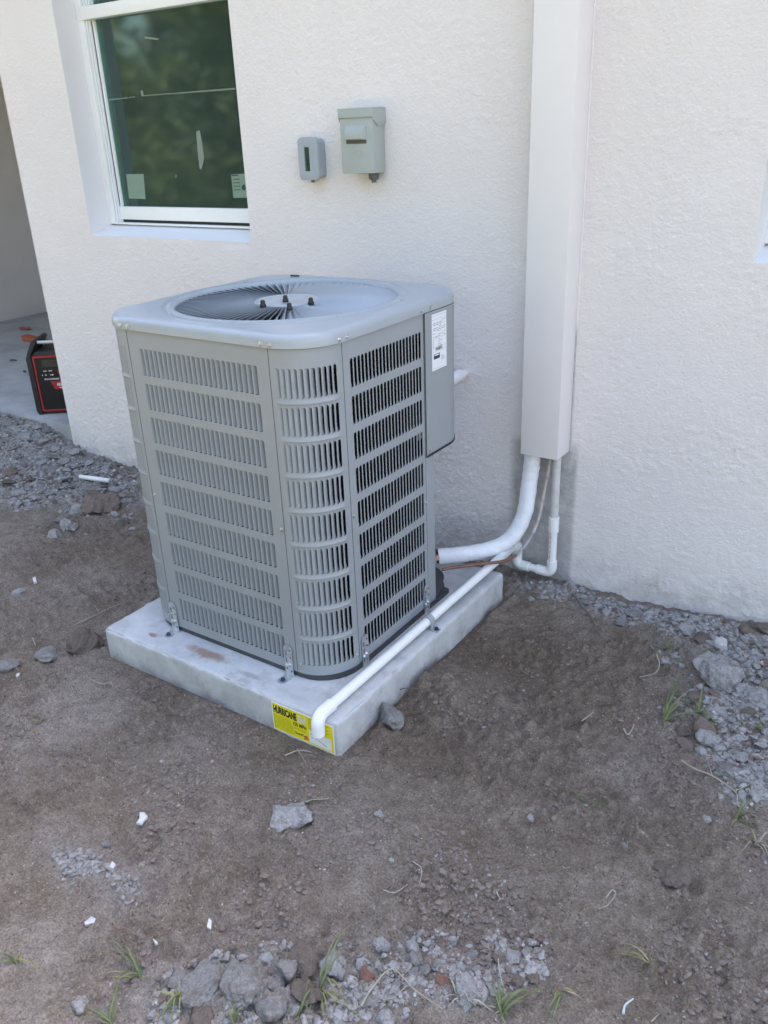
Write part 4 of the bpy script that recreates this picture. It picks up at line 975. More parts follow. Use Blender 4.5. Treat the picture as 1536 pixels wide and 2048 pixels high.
mb = MB(); mb.quad((.126, -.0089, fz1-.168), (.20, -.0089, fz1-.160), (.20, -.0089, fz1-.163), (.135, -.0089, fz1-.172)); rl_(mb, 'underline', m_rw, ra)
mb = MB(); mb.lathe([(.004, .006), (.004, .009)], (.225, 0, .05), 'y', 10); rl_(mb, 'screw', m_rs, ra)
# dry leaf and orange wedge on the slab
m_leaf = mat('dry_leaf', (.33, .11, .05), rough=.8, vary=.3, vscale=60); m_or = mat('orange_plastic', (.40, .10, .045), rough=.6, vary=.15)
p = on_axis(50, 658, 2, .047); mb = MB()
for k in range(8):
    t = k/7-.5; mb.V += [(p.x+t*.16, p.y+.028*math.cos(t*3)+.01*math.sin(k*3), .0465+.012*abs(math.sin(k*2.1))), (p.x+t*.16+.01, p.y-.028*math.cos(t*3), .0465+.012*abs(math.sin(k*1.3)))]
mb.F = [(2*k, 2*k+1, 2*k+3, 2*k+2) for k in range(7)]
o = mb.build('dry_leaf', m_leaf, fix=False); o.modifiers.new('t', 'SOLIDIFY').thickness = .0012; tag(o, 'curled red-brown dry leaf on the porch slab near its side wall', 'leaf')
p = on_axis(66, 683, 2, .047); mb = MB()
mb.add([(p.x-.10, p.y-.02, .046), (p.x+.32, p.y-.02, .046), (p.x+.32, p.y+.04, .046), (p.x-.10, p.y+.04, .046), (p.x-.10, p.y-.02, .085), (p.x+.32, p.y+.0, .060), (p.x+.32, p.y+.03, .060), (p.x-.10, p.y+.04, .085)], [(0, 1, 2, 3), (4, 5, 6, 7), (0, 1, 5, 4), (1, 2, 6, 5), (2, 3, 7, 6), (3, 0, 4, 7)])
o = mb.build('wedge', m_or, bevel=.004); tag(o, 'orange-red wedge lying on the slab behind the radio', 'wedge')
for (u, v, s_, nm) in ((26, 721, .03, 1), (49, 744, .014, 2)):
    p = on_axis(u, v, 2, .046); mb = MB(); mb.prism([(p.x+s_*math.cos(t)*(1+.3*math.sin(3*t)), p.y+.5*s_*math.sin(t)) for t in [2*math.pi*k/11 for k in range(11)]], .0455, .0475+.004*nm, 'z')
    o = mb.build('dirt_crumb', mat('dirt_crumb', (.11, .10, .09), rough=.95, vary=.3, vscale=60)); tag(o, ('larger' if nm == 1 else 'smaller')+' dark crumb of dirt on the porch slab left of the radio', 'dirt')

# ================================================================== STONES
def stone_mesh(name, sub, seed, flat=.6, ang=.35, rough=.10):
    rg = np.random.default_rng(seed)
    bm = bmesh.new(); bmesh.ops.create_icosphere(bm, subdivisions=sub, radius=1)
    P = np.array([v.co[:] for v in bm.verts])
    # cut by random planes for broken faces
    for k in range(9):
        nrm = rg.normal(size=3); nrm /= np.linalg.norm(nrm); d = rg.uniform(.55, .9); t = P@nrm; ex = np.maximum(0, t-d); P = P-np.outer(ex*(.7+ang*.6), nrm)
    r_ = np.linalg.norm(P, axis=1, keepdims=True)
    o1, o2 = rg.uniform(0, 90, 2)
    nz = perlin(P[:, 0]*1.3+P[:, 2]*.9+o1, P[:, 1]*1.3-P[:, 2]*.7+o2, seed)*.28+perlin(P[:, 0]*3.3+P[:, 2]*2.3+o2, P[:, 1]*3.3-P[:, 2]*2+o1, seed+3)*rough*1.3
    if sub >= 4: nz = nz+perlin(P[:, 0]*8+P[:, 2]*5+o2, P[:, 1]*8-P[:, 2]*6+o1, seed+4)*rough*.7+perlin(P[:, 0]*17+P[:, 2]*11+o1, P[:, 1]*17-P[:, 2]*12+o2, seed+5)*rough*.45
    P = P*(1+nz[:, None]); P[:, 2] *= flat; P[:, 0] *= rg.uniform(.9, 1.25)
    for v, q in zip(bm.verts, P): v.co = q
    me = bpy.data.meshes.new(name); bm.to_mesh(me); bm.free(); shade(me, 38 if sub < 4 else 180); return me
def stone_mat(nm, c1, c2):
    m = mat(nm, c1, rough=.95, spec=.15); global n, l, tc
    n, l, b_ = nodes(m); tc = n.new('ShaderNodeTexCoord')
    bc = ramp(noise(2.4, 9, .7), .30, .70, c1, c2)
    bc = mix(1.0, bc, ramp(noise(11, 6, .75), .30, .68, (.60, .59, .58), (1.18, 1.18, 1.18)), 'MULTIPLY')
    soil_ = ramp(noise(1.6, 7, .7), .50, .64)                                     # soil caked on
    bc = mix(math_('MULTIPLY', soil_, .75 if 'white' not in nm else .15), bc, (.175, .14, .115))
    l.new(bc, b_.inputs['Base Color'])
    bp = n.new('ShaderNodeBump'); bp.inputs['Strength'].default_value = .5; bp.inputs['Distance'].default_value = .05
    l.new(noise(8, 7, .7), bp.inputs['Height']); l.new(bp.outputs['Normal'], b_.inputs['Normal']); return m
m_sg = stone_mat('rubble_grey', (.20, .193, .187), (.36, .355, .35)); m_sp = stone_mat('rubble_pale', (.29, .286, .282), (.50, .495, .49)); m_sb = stone_mat('rubble_brown', (.14, .112, .093), (.22, .185, .162)); m_sw = stone_mat('plaster_white', (.55, .54, .53), (.72, .715, .705)); m_brick = stone_mat('brick_red', (.24, .12, .085), (.33, .19, .15)); m_sd = stone_mat('dusty_brown', (.20, .155, .128), (.29, .235, .20))
MM = {'g': m_sg, 'p': m_sp, 'b': m_sb, 'w': m_sw, 'r': m_brick, 'd': m_sd}
def put_stone(u, v, wpx, m, label, seed, flat=.55, sink=.30, asp=1.0, rot=None, nm='rubble_chunk', sub=5, ang=.5, cat='rubble'):
    p = gpos(u, v); dist = (p-Vector((CX, CY, CZ))).dot(_f); size = wpx/FPX*dist/2
    me = stone_mesh(nm, sub, seed, flat, ang, .10); me.materials.append(MM[m]); o = bpy.data.objects.new(nm, me)
    rg = random.Random(seed); rz = rg.uniform(0, 6.28) if rot is None else rot
    # seen from the camera: asp is depth / width
    o.scale = (size, size*asp, size*.95); o.rotation_euler = (rg.uniform(-.12, .12), rg.uniform(-.12, .12), -.6 if rot is None else rz)
    zmin = min(q.co.z for q in me.vertices)*size
    o.location = (p.x, p.y, gz(p.x, p.y)-zmin*(1-2*sink)*1.0-(size*.0)); link(o); return tag(o, label, cat)
S = [
 (578, 1636, 84, 'p', 'pale jagged concrete chunk lying alone on the dirt in front of the pad', .34, .9),
 (783, 1437, 55, 'g', 'rounded grey rubble lump resting against the right side of the pad', .75, .8),
 (172, 1290, 76, 'b', 'crumbly grey-brown clod against the left front corner of the pad', .75, .9),
 (94, 1310, 38, 'g', 'small grey stone left of the crumbly clod beside the pad', .6, 1.2),
 (12, 1338, 44, 'g', 'grey stone cut by the left edge of the picture beside the pad', .6, 1.2),
 (212, 1689, 19, 'g', 'smooth bluish-grey pebble in the left foreground below the white chip', .7, 1),
 (1358, 1752, 66, 'b', 'flat grey-brown slab pressed into the dirt in the right foreground', .28, 1.1),
 (1318, 1735, 28, 'b', 'small dark stone touching the left side of the flat slab', .4, 1),
 (1440, 1350, 100, 'p', 'largest pale concrete lump in the rubble by the right wall', .55, .85),
 (1512, 1402, 78, 'p', 'broad pale concrete block at the right edge of the picture', .6, 1.0),
 (1407, 1462, 54, 'd', 'rounded beige stone below the green grass on the right', .65, .8),
 (1366, 1465, 30, 'b', 'small brown stone touching the rounded beige stone', .7, 1),
 (1413, 1480, 46, 'p', 'pale stone half hidden under the rounded beige stone', .5, .8),
 (1373, 1490, 34, 'd', 'small flat tan stone below the small brown stone', .4, .8),
 (1405, 1272, 46, 'b', 'brown stone near the foot of the wall above the white lump', .65, .8),
 (1437, 1292, 36, 'w', 'whitish plaster lump among the rubble by the right wall', .7, .9),
 (1498, 1268, 54, 'd', 'smooth brown clod at the foot of the wall near the right edge', .5, .7),
 (410, 1976, 92, 'g', 'large square grey rubble block at the bottom left of centre', .55, 1.05),
 (488, 1966, 88, 'g', 'wide grey rubble block right beside the square one', .55, .95),
 (578, 1946, 46, 'g', 'medium grey stone right of the two large foreground blocks', .6, 1),
 (536, 1922, 32, 'p', 'smooth light grey cobble above the two large foreground blocks', .65, 1),
 (548, 1974, 36, 'g', 'small rounded grey stone wedged right of the large blocks', .7, 1),
 (545, 2018, 52, 'g', 'upright grey stone at the bottom edge below the large blocks', .7, 1),
 (516, 2002, 32, 'g', 'small rough stone between the block and the upright stone', .7, 1),
 (612, 1990, 66, 'b', 'smooth brown stone beside the grass at the bottom edge', .55, .8),
 (604, 1922, 72, 'b', 'brown clod of earth above the medium grey stone', .4, .9),
 (664, 1932, 72, 'p', 'long pale stone under the tall grass blade in the foreground', .55, .7),
 (735, 1955, 40, 'r', 'reddish brick fragment in the foreground rubble', .5, .8),
 (762, 1893, 32, 'p', 'pale pebble right above the reddish brick fragment', .7, .9),
 (825, 1898, 38, 'p', 'oblong pale stone right of the pale pebble', .55, .6),
 (830, 1918, 30, 'g', 'flat grey stone just below the oblong pale stone', .4, .6),
 (850, 1943, 28, 'g', 'upright blue-grey stone left of the brown half brick', .8, 1),
 (885, 1962, 28, 'r', 'brown half brick beside the big foreground cobble', .6, 1),
 (922, 1936, 22, 'p', 'narrow pale stone standing above the big foreground cobble', .8, 1),
 (938, 1984, 66, 'p', 'big smooth blue-grey cobble in the foreground grass', .7, .9),
 (1030, 1917, 34, 'p', 'roundish pale stone at the right end of the foreground gravel', .7, .9),
 (955, 1882, 18, 'd', 'small tan pebble at the top of the foreground gravel', .6, .8),
 (405, 2030, 74, 'b', 'brown wedge-shaped slab at the bottom edge under the square block', .35, .7),
 (360, 1962, 42, 'g', 'grey stone half buried left of the square block', .4, 1),
 (160, 2012, 44, 'p', 'pale greenish-grey stone at the bottom left', .6, .9),
 (305, 2032, 22, 'p', 'small pale cobble at the bottom edge beside the dry grass', .7, .9),
 (772, 2036, 46, 'p', 'pitted pale stone at the bottom edge below the straw', .6, .9),
 (200, 1016, 88, 'd', 'large reddish-brown earth clod left of the unit', .55, .8),
 (138, 1056, 46, 'p', 'pale blue-grey stone in front of the reddish clod', .6, .8),
 (108, 1070, 38, 'p', 'flat pale stone left of the blue-grey one', .35, .7),
 (36, 1186, 24, 'p', 'lone pale stone on the dirt at the far left', .5, 1.2),
 (244, 1052, 36, 'b', 'dark clod between the unit and the reddish clod', .6, .8),
 (1252, 1693, 18, 'g', 'small grey stone alone right of the dark soil', .5, 1),
 (1062, 1642, 15, 'p', 'small bluish pebble in the middle of the dirt right of the pad', .6, 1),
 (1002, 1826, 15, 'd', 'tan pebble below the forked white twig', .7, 1.3),
 (870, 1722, 12, 'g', 'small bluish pebble left of the bent straw', .7, 1),
 (758, 1630, 20, 'p', 'little pale stone right of the jagged chunk', .5, .8),
 (640, 1722, 13, 'g', 'tiny grey pebble below the jagged chunk', .6, .8),
 (98, 1531, 16, 'g', 'grey pebble on the scraped dirt at the left', .6, .8),
 (1412, 1640, 22, 'p', 'pale stone beside the long dry stem', .6, .9),
]
for i, (u, v, wp, m, lab_, fl, asp) in enumerate(S):
    big = wp > 30
    put_stone(u, v, wp*(1.06 if big else 1), m, lab_, 100+i, flat=fl, asp=asp, sub=5 if wp > 60 else (4 if big else 3), sink=.36, nm='stone' if m in 'dp' and not big else 'rubble_chunk')
# white chips
def chip(uvs, label, th=.004, m='w', nm='plaster_chip', cat='chip', lift=.004):
    P = [gpos(u, v) for u, v in uvs]; c = sum(P, Vector())/len(P); z = gz(c.x, c.y)+lift
    mb = MB(); mb.prism([(q.x, q.y) for q in P], z-.003, z+th, 'z'); o = mb.build(nm, MM[m], bevel=.0008); return tag(o, label, cat)
chip([(281, 1632), (290, 1630), (297, 1641), (290, 1648), (285, 1658), (274, 1655), (280, 1645)], 'white plaster chip lying in the left foreground')
chip([(170, 1851), (184, 1838), (192, 1838), (188, 1848), (172, 1856)], 'long white chip beside the grass in the left foreground')
chip([(219, 1735), (226, 1730), (233, 1733), (226, 1737)], 'small white chip above the left foreground gravel')
chip([(415, 1853), (420, 1849), (425, 1852), (422, 1860), (415, 1859)], 'square white chip in the lower middle of the dirt')
chip([(308, 1889), (313, 1886), (317, 1890), (312, 1894)], 'tiny white chip above the big foreground blocks')
chip([(32, 1353), (37, 1338), (40, 1341), (35, 1356)], 'thin white sliver left of the pad below the grey stones')
chip([(66, 1160), (72, 1158), (74, 1166), (68, 1168)], 'white flake on the dirt left of the unit')
p0, p1 = gpos(163, 967), gpos(222, 971); mb = MB()
z0 = max(gz(p0.x, p0.y), gz(p1.x, p1.y))+.016
mb.tube([(p0.x, p0.y, z0), (p1.x, p1.y, z0)], .0105, 16, cap=False); o = mb.build('pipe_offcut', m_pvc, smoothang=40); o.modifiers.new('t', 'SOLIDIFY').thickness = .002
tag(o, 'short white plastic pipe offcut lying on the rubble by the wall', 'pipe')

# rubble heaps: counted lumps, then gravel
LIB = {}
for key, cnt in (('g', 6), ('p', 5), ('b', 4), ('d', 3), ('w', 2)):
    LIB[key] = []
    for i in range(cnt):
        me = stone_mesh('rubble_lump', 3, 500+ord(key)*10+i, random.choice((.45, .6, .75)), .6, .12); me.materials.append(MM[key]); LIB[key].append((me, min(q.co.z for q in me.vertices)))
def poly_in(u, v, P):
    c = False; j = len(P)-1
    for i in range(len(P)):
        if (P[i][1] > v) != (P[j][1] > v) and u < (P[j][0]-P[i][0])*(v-P[i][1])/(P[j][1]-P[i][1])+P[i][0]: c = not c
        j = i
    return c
ZA = [(0, 838), (70, 845), (140, 872), (152, 905), (270, 955), (275, 1060), (190, 1085), (90, 1040), (0, 1010)]
ZB = [(1040, 1170), (1150, 1178), (1300, 1215), (1536, 1275), (1536, 1640), (1440, 1600), (1400, 1520), (1395, 1440), (1340, 1400), (1290, 1290), (1180, 1215), (1050, 1200)]
ZC = [(330, 1935), (520, 1880), (640, 1890), (760, 1870), (950, 1860), (1110, 1900), (1090, 1960), (960, 2000), (760, 2048), (300, 2048)]
ZD = [(60, 1720), (180, 1700), (290, 1750), (290, 1830), (190, 1840), (80, 1780)]
taken = []
WIDE = [(0, 1080), (300, 1090), (340, 1330), (700, 1520), (1040, 1200), (1536, 1500), (1536, 2048), (0, 2048)]
occ = [(gpos(s[0], s[1]), s[2]/FPX*2.2/2) for s in S]
def sample_zone(P, cnt, smin, smax, keys, label, group, rg, power=2.2, into=None):
    us = [q[0] for q in P]; vs_ = [q[1] for q in P]; k = 0; tries = 0; out = []
    while k < cnt and tries < cnt*40:
        tries += 1; u = rg.uniform(min(us), max(us)); v = rg.uniform(min(vs_), max(vs_))
        if not poly_in(u, v, P): continue
        p = gpx(u, v, -.095)
        if P is not WIDE and rg.random() > 1.5*float(rub(p.x, p.y))+.55*float(perlin(p.x*7, p.y*7, 61))-.12: continue
        if P is WIDE and rg.random() > .04+1.7*float(perlin(p.x*3.3, p.y*3.3, 62)): continue
        sz = smin+(smax-smin)*rg.random()**power
        if p.y > -.006-sz and p.x > XW-.02: continue
        if p.y > .015-sz: continue
        if PX0-sz < p.x < PX1+sz and PY0-sz < p.y < PY1+sz: continue
        if XT0-.03 < p.x < XT1+.03 and p.y > -.10 and sz > .008: continue
        if sz > .012 and any((p.x-q.x)**2+(p.y-q.y)**2 < (sz*.7+s)**2 for q, s in taken): continue
        if any((p.x-q.x)**2+(p.y-q.y)**2 < (s*.95)**2 for q, s in occ): continue
        if sz > .012: taken.append((p, sz))
        out.append((p.x, p.y, sz, rg.choice(keys))); k += 1
    return out
rg = random.Random(11)
LUMPS = [(sample_zone(ZA, 120, .011, .046, 'gpppgbd', None, None, rg), '%s crumbled lump in the rubble bank by the porch', 'mortar rubble by the porch'),
         (sample_zone(ZB, 88, .008, .032, 'gpppgbd', None, None, rg), '%s broken lump in the rubble along the right wall', 'rubble along the right wall'),
         (sample_zone(ZC, 72, .006, .017, 'gggpbbd', None, None, rg), 'small %s broken stone in the rubble strip at the bottom edge', 'rubble strip in the foreground'),
         (sample_zone(ZD, 20, .005, .010, 'ggpg', None, None, rg), 'small %s stone in the gravel patch at the left', 'gravel patch in the left foreground')]
for L, lab_, grp in LUMPS:
    for x, y, sz, kk in L:
        me, zm = rg.choice(LIB[kk]); o = bpy.data.objects.new('rubble_lump', me); s1 = rg.uniform(.75, 1.3)
        o.scale = (sz*s1, sz/s1, sz*rg.uniform(.55, .9)); o.rotation_euler = (rg.uniform(-.35, .35), rg.uniform(-.35, .35), rg.uniform(0, 6.28))
        o.location = (x, y, gz(x, y)+sz*.16); link(o); tag(o, lab_ % {'g': 'mid-grey', 'p': 'pale', 'b': 'dark brown', 'd': 'reddish-brown', 'w': 'white'}[kk], 'rubble', grp)
# gravel: too many to count
bmi = bmesh.new(); bmesh.ops.create_icosphere(bmi, subdivisions=1, radius=1); IV = np.array([v.co[:] for v in bmi.verts]); IF = np.array([[v.index for v in f.verts] for f in bmi.faces]); bmi.free()
bmi = bmesh.new(); bmesh.ops.create_icosphere(bmi, subdivisions=2, radius=1); IV2 = np.array([v.co[:] for v in bmi.verts]); IF2 = np.array([[v.index for v in f.verts] for f in bmi.faces]); bmi.free()
nrg = np.random.default_rng(5)
def gravel(name, pts, m, label, big=False):
    if not pts: return
    iv, fi = (IV2, IF2) if big else (IV, IF)
    pts = np.array(pts); hz_ = height(pts[:, 0], pts[:, 1]); Vs = []; Fs = []
    for k, (x, y, s) in enumerate(pts):
        P = iv*(1+nrg.uniform(-.28, .28, (len(iv), 1)))
        for _ in range(3):
            nn = nrg.normal(size=3); nn /= np.linalg.norm(nn); P = P-np.outer(np.maximum(0, P@nn-.55)*.9, nn)
        P = P*nrg.uniform(.65, 1.35, 3)*np.array([1, 1, .7]); a = nrg.uniform(0, 6.28); c, s2 = math.cos(a), math.sin(a)
        P = P@np.array([[c, s2, 0], [-s2, c, 0], [0, 0, 1]])
        Vs.append(P*s+np.array([x, y, hz_[k]-s*.05])); Fs.append(fi+k*len(iv))
    V = np.concatenate(Vs); F = np.concatenate(Fs); o = fastmesh(name, V, F, m); o.data.polygons.foreach_set('use_smooth', np.zeros(len(F), bool))
    return tag(o, label, 'gravel', kind='stuff')
def grav_mat(nm, c1, c2): return mat(nm, c1, col2=c2, rough=.95, vscale=55, detail=4, bump=.5, bscale=350, bdist=.003, spec=.15)
mg1 = grav_mat('gravel_grey', (.215, .203, .193), (.365, .357, .35)); mg2 = grav_mat('gravel_pale', (.38, .37, .362), (.58, .572, .565)); mg3 = grav_mat('gravel_brown', (.15, .118, .098), (.25, .205, .18))
def zpts(P, cnt, a, b_, pw=2.4): return [(x, y, s) for x, y, s, k in sample_zone(P, cnt, a, b_, 'g', 0, 0, rg, pw)]
gr = zpts(ZA, 3600, .004, .024, 2.0)+zpts(ZB, 2800, .003, .017, 2.0)+zpts(ZC, 1500, .0018, .010, 2.2)+zpts(ZD, 340, .002, .008)
pa = zpts(ZA, 260, .003, .010)+zpts(ZB, 300, .0025, .008)+zpts(ZC, 90, .0018, .005)+zpts(ZD, 20, .002, .005)
br = zpts(WIDE, 6500, .0012, .0090, 2.6)+zpts(ZA, 900, .004, .018)+zpts(ZB, 900, .003, .014)+zpts(ZC, 700, .0018, .008)
gr += zpts(WIDE, 520, .0012, .0060, 3.0); pa += zpts(WIDE, 260, .001, .0032, 3.2)
gravel('gravel', gr, mg1, 'grey mortar crumbs and gravel scattered over the rubble banks')
gravel('gravel', pa, mg2, 'whitish grit and plaster crumbs scattered over the dirt')
gravel('soil_crumbs', br, mg3, 'small brown soil crumbs scattered over the dirt')

# ================================================================== TWIGS, STRAW, GRASS
m_tw = mat('twig_brown', (.17, .125, .10), rough=.9, vary=.3, vscale=80); m_straw = mat('dry_straw', (.36, .315, .245), rough=.8, vary=.2, vscale=60); m_pale = mat('pale_twig', (.36, .34, .305), rough=.8, vary=.2, vscale=60)
m_gr = mat('grass_green', (.085, .12, .045), rough=.6, col2=(.17, .19, .085), vscale=25); m_gy = mat('grass_yellow', (.30, .27, .09), rough=.7, col2=(.20, .22, .07), vscale=25)
def twig(uvs, label, m, r_=.0025, lift=.002, nm='twig', br_=(), cat='twig'):
    def P(L, ex=0):
        out = []
        for q in L:
            h = q[2] if len(q) > 2 else 0; p = gpos(q[0], q[1]); out.append((p.x, p.y, p.z+lift+r_+h))
        sp = spline(out, 6); zz_ = [max(q.z, gz(q.x, q.y)+lift+r_*.8) for q in sp]; zz_ = [max(zz_[max(0, i-3):i+4]) for i in range(len(zz_))]
        return [Vector((q.x, q.y, sum(zz_[max(0, i-3):i+4])/len(zz_[max(0, i-3):i+4]))) for i, q in enumerate(sp)]
    mb = MB(); q = P(uvs); n_ = len(q); mb.tube(q, [r_*(1-.55*i/n_) for i in range(n_)], 7)
    for b_ in br_: q = P(b_); n_ = len(q); mb.tube(q, [r_*.6*(1-.6*i/n_) for i in range(n_)], 6)
    return tag(mb.build(nm, m, smoothang=60), label, cat)
twig([(1146, 1192), (1165, 1222), (1180, 1240), (1198, 1274)], 'brown stick leaning down from the wall foot over the dark soil', m_tw, .0042, .004, br_=([(1172, 1232), (1186, 1236)],))
twig([(1364, 1526), (1390, 1546), (1425, 1562), (1470, 1590), (1474, 1612), (1494, 1650)], 'long pale dry stem running across the dirt at the right edge', m_straw, .0024, .004, br_=([(1425, 1562), (1414, 1532)], [(1470, 1590), (1505, 1570)], [(1474, 1615), (1515, 1640)]), nm='straw_stalk', cat='stalk')
twig([(1312, 1318), (1318, 1335), (1308, 1352), (1278, 1363)], 'curved pale twig above the green grass on the right', m_straw, .0022, .003)
twig([(1247, 1462), (1254, 1474), (1262, 1468), (1268, 1452)], 'pale hooked seed stalk on the dark soil', m_straw, .0028, .003)
twig([(1163, 1450), (1187, 1434)], 'short straight straw on the dark soil right of the pad', m_pale, .0016, .002, nm='straw', cat='straw')
twig([(570, 1515), (596, 1508), (625, 1509)], 'pale broken twig under the sticker corner of the pad', m_straw, .0020, .004, br_=([(596, 1508), (612, 1530)],))
twig([(826, 1726), (843, 1745), (838, 1772), (828, 1778)], 'thin bent white straw in the foreground dirt', m_pale, .0012, .003, nm='straw', cat='straw')
twig([(768, 1793), (790, 1789), (815, 1782)], 'thin straight straw left of the bent white one', m_pale, .0012, .003, nm='straw', cat='straw')
twig([(1212, 1800), (1224, 1783), (1230, 1795), (1215, 1815), (1198, 1821)], 'looped pale straw in the right foreground', m_pale, .0012, .003, nm='straw', cat='straw')
twig([(993, 1790), (1000, 1800), (1008, 1802)], 'small forked white twig in the foreground', m_pale, .0014, .003, br_=([(1000, 1800), (996, 1810)],))
twig([(1155, 1900), (1180, 1920), (1212, 1944)], 'thin brown twig in the right foreground', m_tw, .0014, .003, br_=([(1170, 1903), (1120, 1920)], [(1156, 1925), (1128, 1946)]))
twig([(722, 2020), (745, 1980), (785, 1951), (830, 1985), (885, 2030)], 'bent yellow straw arching at the bottom of the picture', m_straw, .0017, .004, nm='straw', cat='straw', br_=([(815, 1978), (790, 2000), (766, 2010)],))
twig([(996, 1924), (1000, 1955), (1012, 2005)], 'upright dead stem below the foreground gravel', m_pale, .0015, .006, nm='straw_stalk', cat='stalk')
twig([(1246, 2032), (1250, 2015), (1266, 2002)], 'pale blue torn strip at the bottom right', mat('pale_strip', (.50, .56, .57), rough=.6, vary=.1), .0026, .002, nm='plastic_strip', cat='strip')
twig([(1302, 2046), (1318, 2030)], 'short tan straw at the bottom right edge', m_straw, .0014, .002, nm='straw', cat='straw')
twig([(745, 1404), (775, 1402), (800, 1397), (835, 1386), (870, 1376)], 'brown root lying along the right side of the pad', m_tw, .0022, .010, nm='root', cat='root')
twig([(182, 1363), (205, 1372), (222, 1371), (228, 1380)], 'thin dry root left of the pad front', m_straw, .0015, .003, nm='root', cat='root', br_=([(222, 1371), (240, 1385)],))
twig([(152, 1255), (185, 1238), (215, 1222), (240, 1215)], 'dry stalk lying beside the left edge of the pad', m_straw, .0020, .005, nm='straw_stalk', cat='stalk', br_=([(200, 1230), (190, 1215)],))
twig([(67, 1284), (72, 1295)], 'short white straw near the grey stones at the left', m_pale, .0018, .002, nm='straw', cat='straw')
twig([(90, 1510), (125, 1508), (160, 1512), (190, 1500)], 'faint dry root on the scraped dirt at left', m_tw, .0022, .001, nm='root', cat='root')
def tuft(u, v, blades, label, m=None, spread=1, nm='grass_tuft'):
    """blades: list of (du, dv, height metres, width) tip offsets in pixels along the ground"""
    p = gpos(u, v); t = thing(nm, label, 'grass', (p.x, p.y, p.z))
    rgb_ = random.Random(int(u*7+v)); blades = list(blades)+[(q[0]*rgb_.uniform(.45, .95)+rgb_.uniform(-14, 14), q[1]*rgb_.uniform(.45, .95)+rgb_.uniform(-12, 12), q[2]*rgb_.uniform(.2, .7), q[3]*.75)+tuple(q[4:]) for q in blades]
    for i, bl in enumerate(blades):
        du, dv, h, wd = bl[:4]; mm_ = bl[4] if len(bl) > 4 else (m or m_gr)
        q = gpos(u+du, v+dv); d = Vector((q.x-p.x, q.y-p.y, 0)); L = d.length or .001; dn = d.normalized(); sd_ = Vector((-dn.y, dn.x, 0))
        V = []; N = 9; jx = Vector((random.uniform(-.006, .006), random.uniform(-.006, .006), 0))
        for k in range(N+1):
            tt = k/N; zc = .75*(h*4*tt*(1-tt)*.9+h*.25*tt); c = p+jx+d*tt; gzz = gz(c.x, c.y) if k else p.z-.004
            c = Vector((c.x, c.y, max(gzz, p.z*(1-tt)+q.z*tt)+zc+.001)); w_ = wd*(1-.85*tt**2)*(.6+.4*min(1, tt*5)); tw_ = .4*math.sin(i*2.3)
            V += [c-sd_*w_+Vector((0, 0, w_*tw_)), c+Vector((0, 0, -w_*.35)), c+sd_*w_-Vector((0, 0, w_*tw_))]
        F = [f for k in range(N) for f in ((k*3, k*3+1, k*3+4, k*3+3), (k*3+1, k*3+2, k*3+5, k*3+4))]
        mesh('blade', V, F, mm_, t, smoothang=60)
    return t
tuft(1328, 1440, [(20, -45, .03, .0028), (34, -88, .035, .003), (28, -70, .02, .0024), (45, -60, .045, .0026), (60, -30, .05, .0026), (80, -2, .03, .0028), (2, 20, .005, .003), (-6, -22, .02, .0026), (52, -42, .05, .0018, m_gy)], 'loose green grass clump on the dirt right of the pad')
tuft(1398, 1424, [(8, -40, .03, .0028), (12, -70, .03, .002), (30, 20, .02, .003), (46, 40, .01, .0028), (-18, -12, .02, .0024)], 'short grass sprig between the beige stone and the grass clump')
tuft(640, 1985, [(10, -45, .03, .0016), (52, -110, .05, .0022), (70, -140, .03, .0018), (-40, 40, .03, .0022), (-60, 60, .02, .0022), (40, 40, .05, .002), (60, 20, .04, .0016, m_gy), (-70, 55, .015, .002), (-20, 55, .03, .0022), (5, 60, .02, .0022), (85, 50, .02, .0014, m_gy), (-30, 25, .05, .0018), (25, 62, .04, .002), (-48, 62, .03, .002)], 'tall green grass tuft at the bottom centre')
tuft(285, 1952, [(-35, -50, .035, .0016), (-72, -80, .02, .0014), (-95, 8, .015, .0016, m_gy), (-60, 40, .03, .0018), (-110, -40, .03, .0012), (10, 5, .01, .0014, m_gy)], 'sparse green grass sprig in the left foreground')
tuft(222, 2045, [(8, -60, .03, .0016), (-40, -20, .02, .0016), (30, -60, .04, .0014), (-55, -28, .02, .0014), (18, -85, .03, .0012)], 'green grass blades cut by the bottom edge at the left')
tuft(357, 1990, [(-20, 40, .02, .0018, m_gy), (-45, 62, .02, .0018), (-10, 55, .03, .0016, m_gy), (-30, 55, .02, .0014, m_gy), (-58, 0, .02, .0016, m_gy), (8, -15, .03, .001, m_gy), (-35, 48, .03, .002)], 'yellowing grass tuft left of the square rubble block')
tuft(470, 2040, [(-12, -22, .02, .0022), (14, -26, .02, .002), (-25, -5, .01, .002), (30, -14, .02, .0018), (4, -30, .03, .0016)], 'low green weed at the bottom edge below the large blocks')
tuft(1000, 2025, [(50, -22, .03, .0026), (98, -46, .02, .0026), (60, -30, .045, .0024), (-8, -55, .04, .0022), (-28, -62, .03, .002), (14, 22, .01, .0022), (40, 25, .02, .002), (-30, -2, .01, .0014, m_straw)], 'broad green grass blades in the lower right foreground')
tuft(1122, 1985, [(28, 8, .01, .0016, m_gy), (-20, 55, .02, .0016), (-12, 30, .02, .0014, m_gy), (-40, 62, .02, .0016), (40, 18, .01, .0012, m_straw)], 'drooping grass ends right of the broad blades')
tuft(920, 1992, [(-20, -30, .03, .0012, m_straw), (40, 28, .02, .0014, m_straw), (70, 32, .02, .0014, m_straw), (-28, 26, .02, .0012, m_straw), (20, 36, .03, .0012, m_straw), (-40, 12, .02, .001, m_straw)], 'dry straw-coloured tuft beside the big cobble')
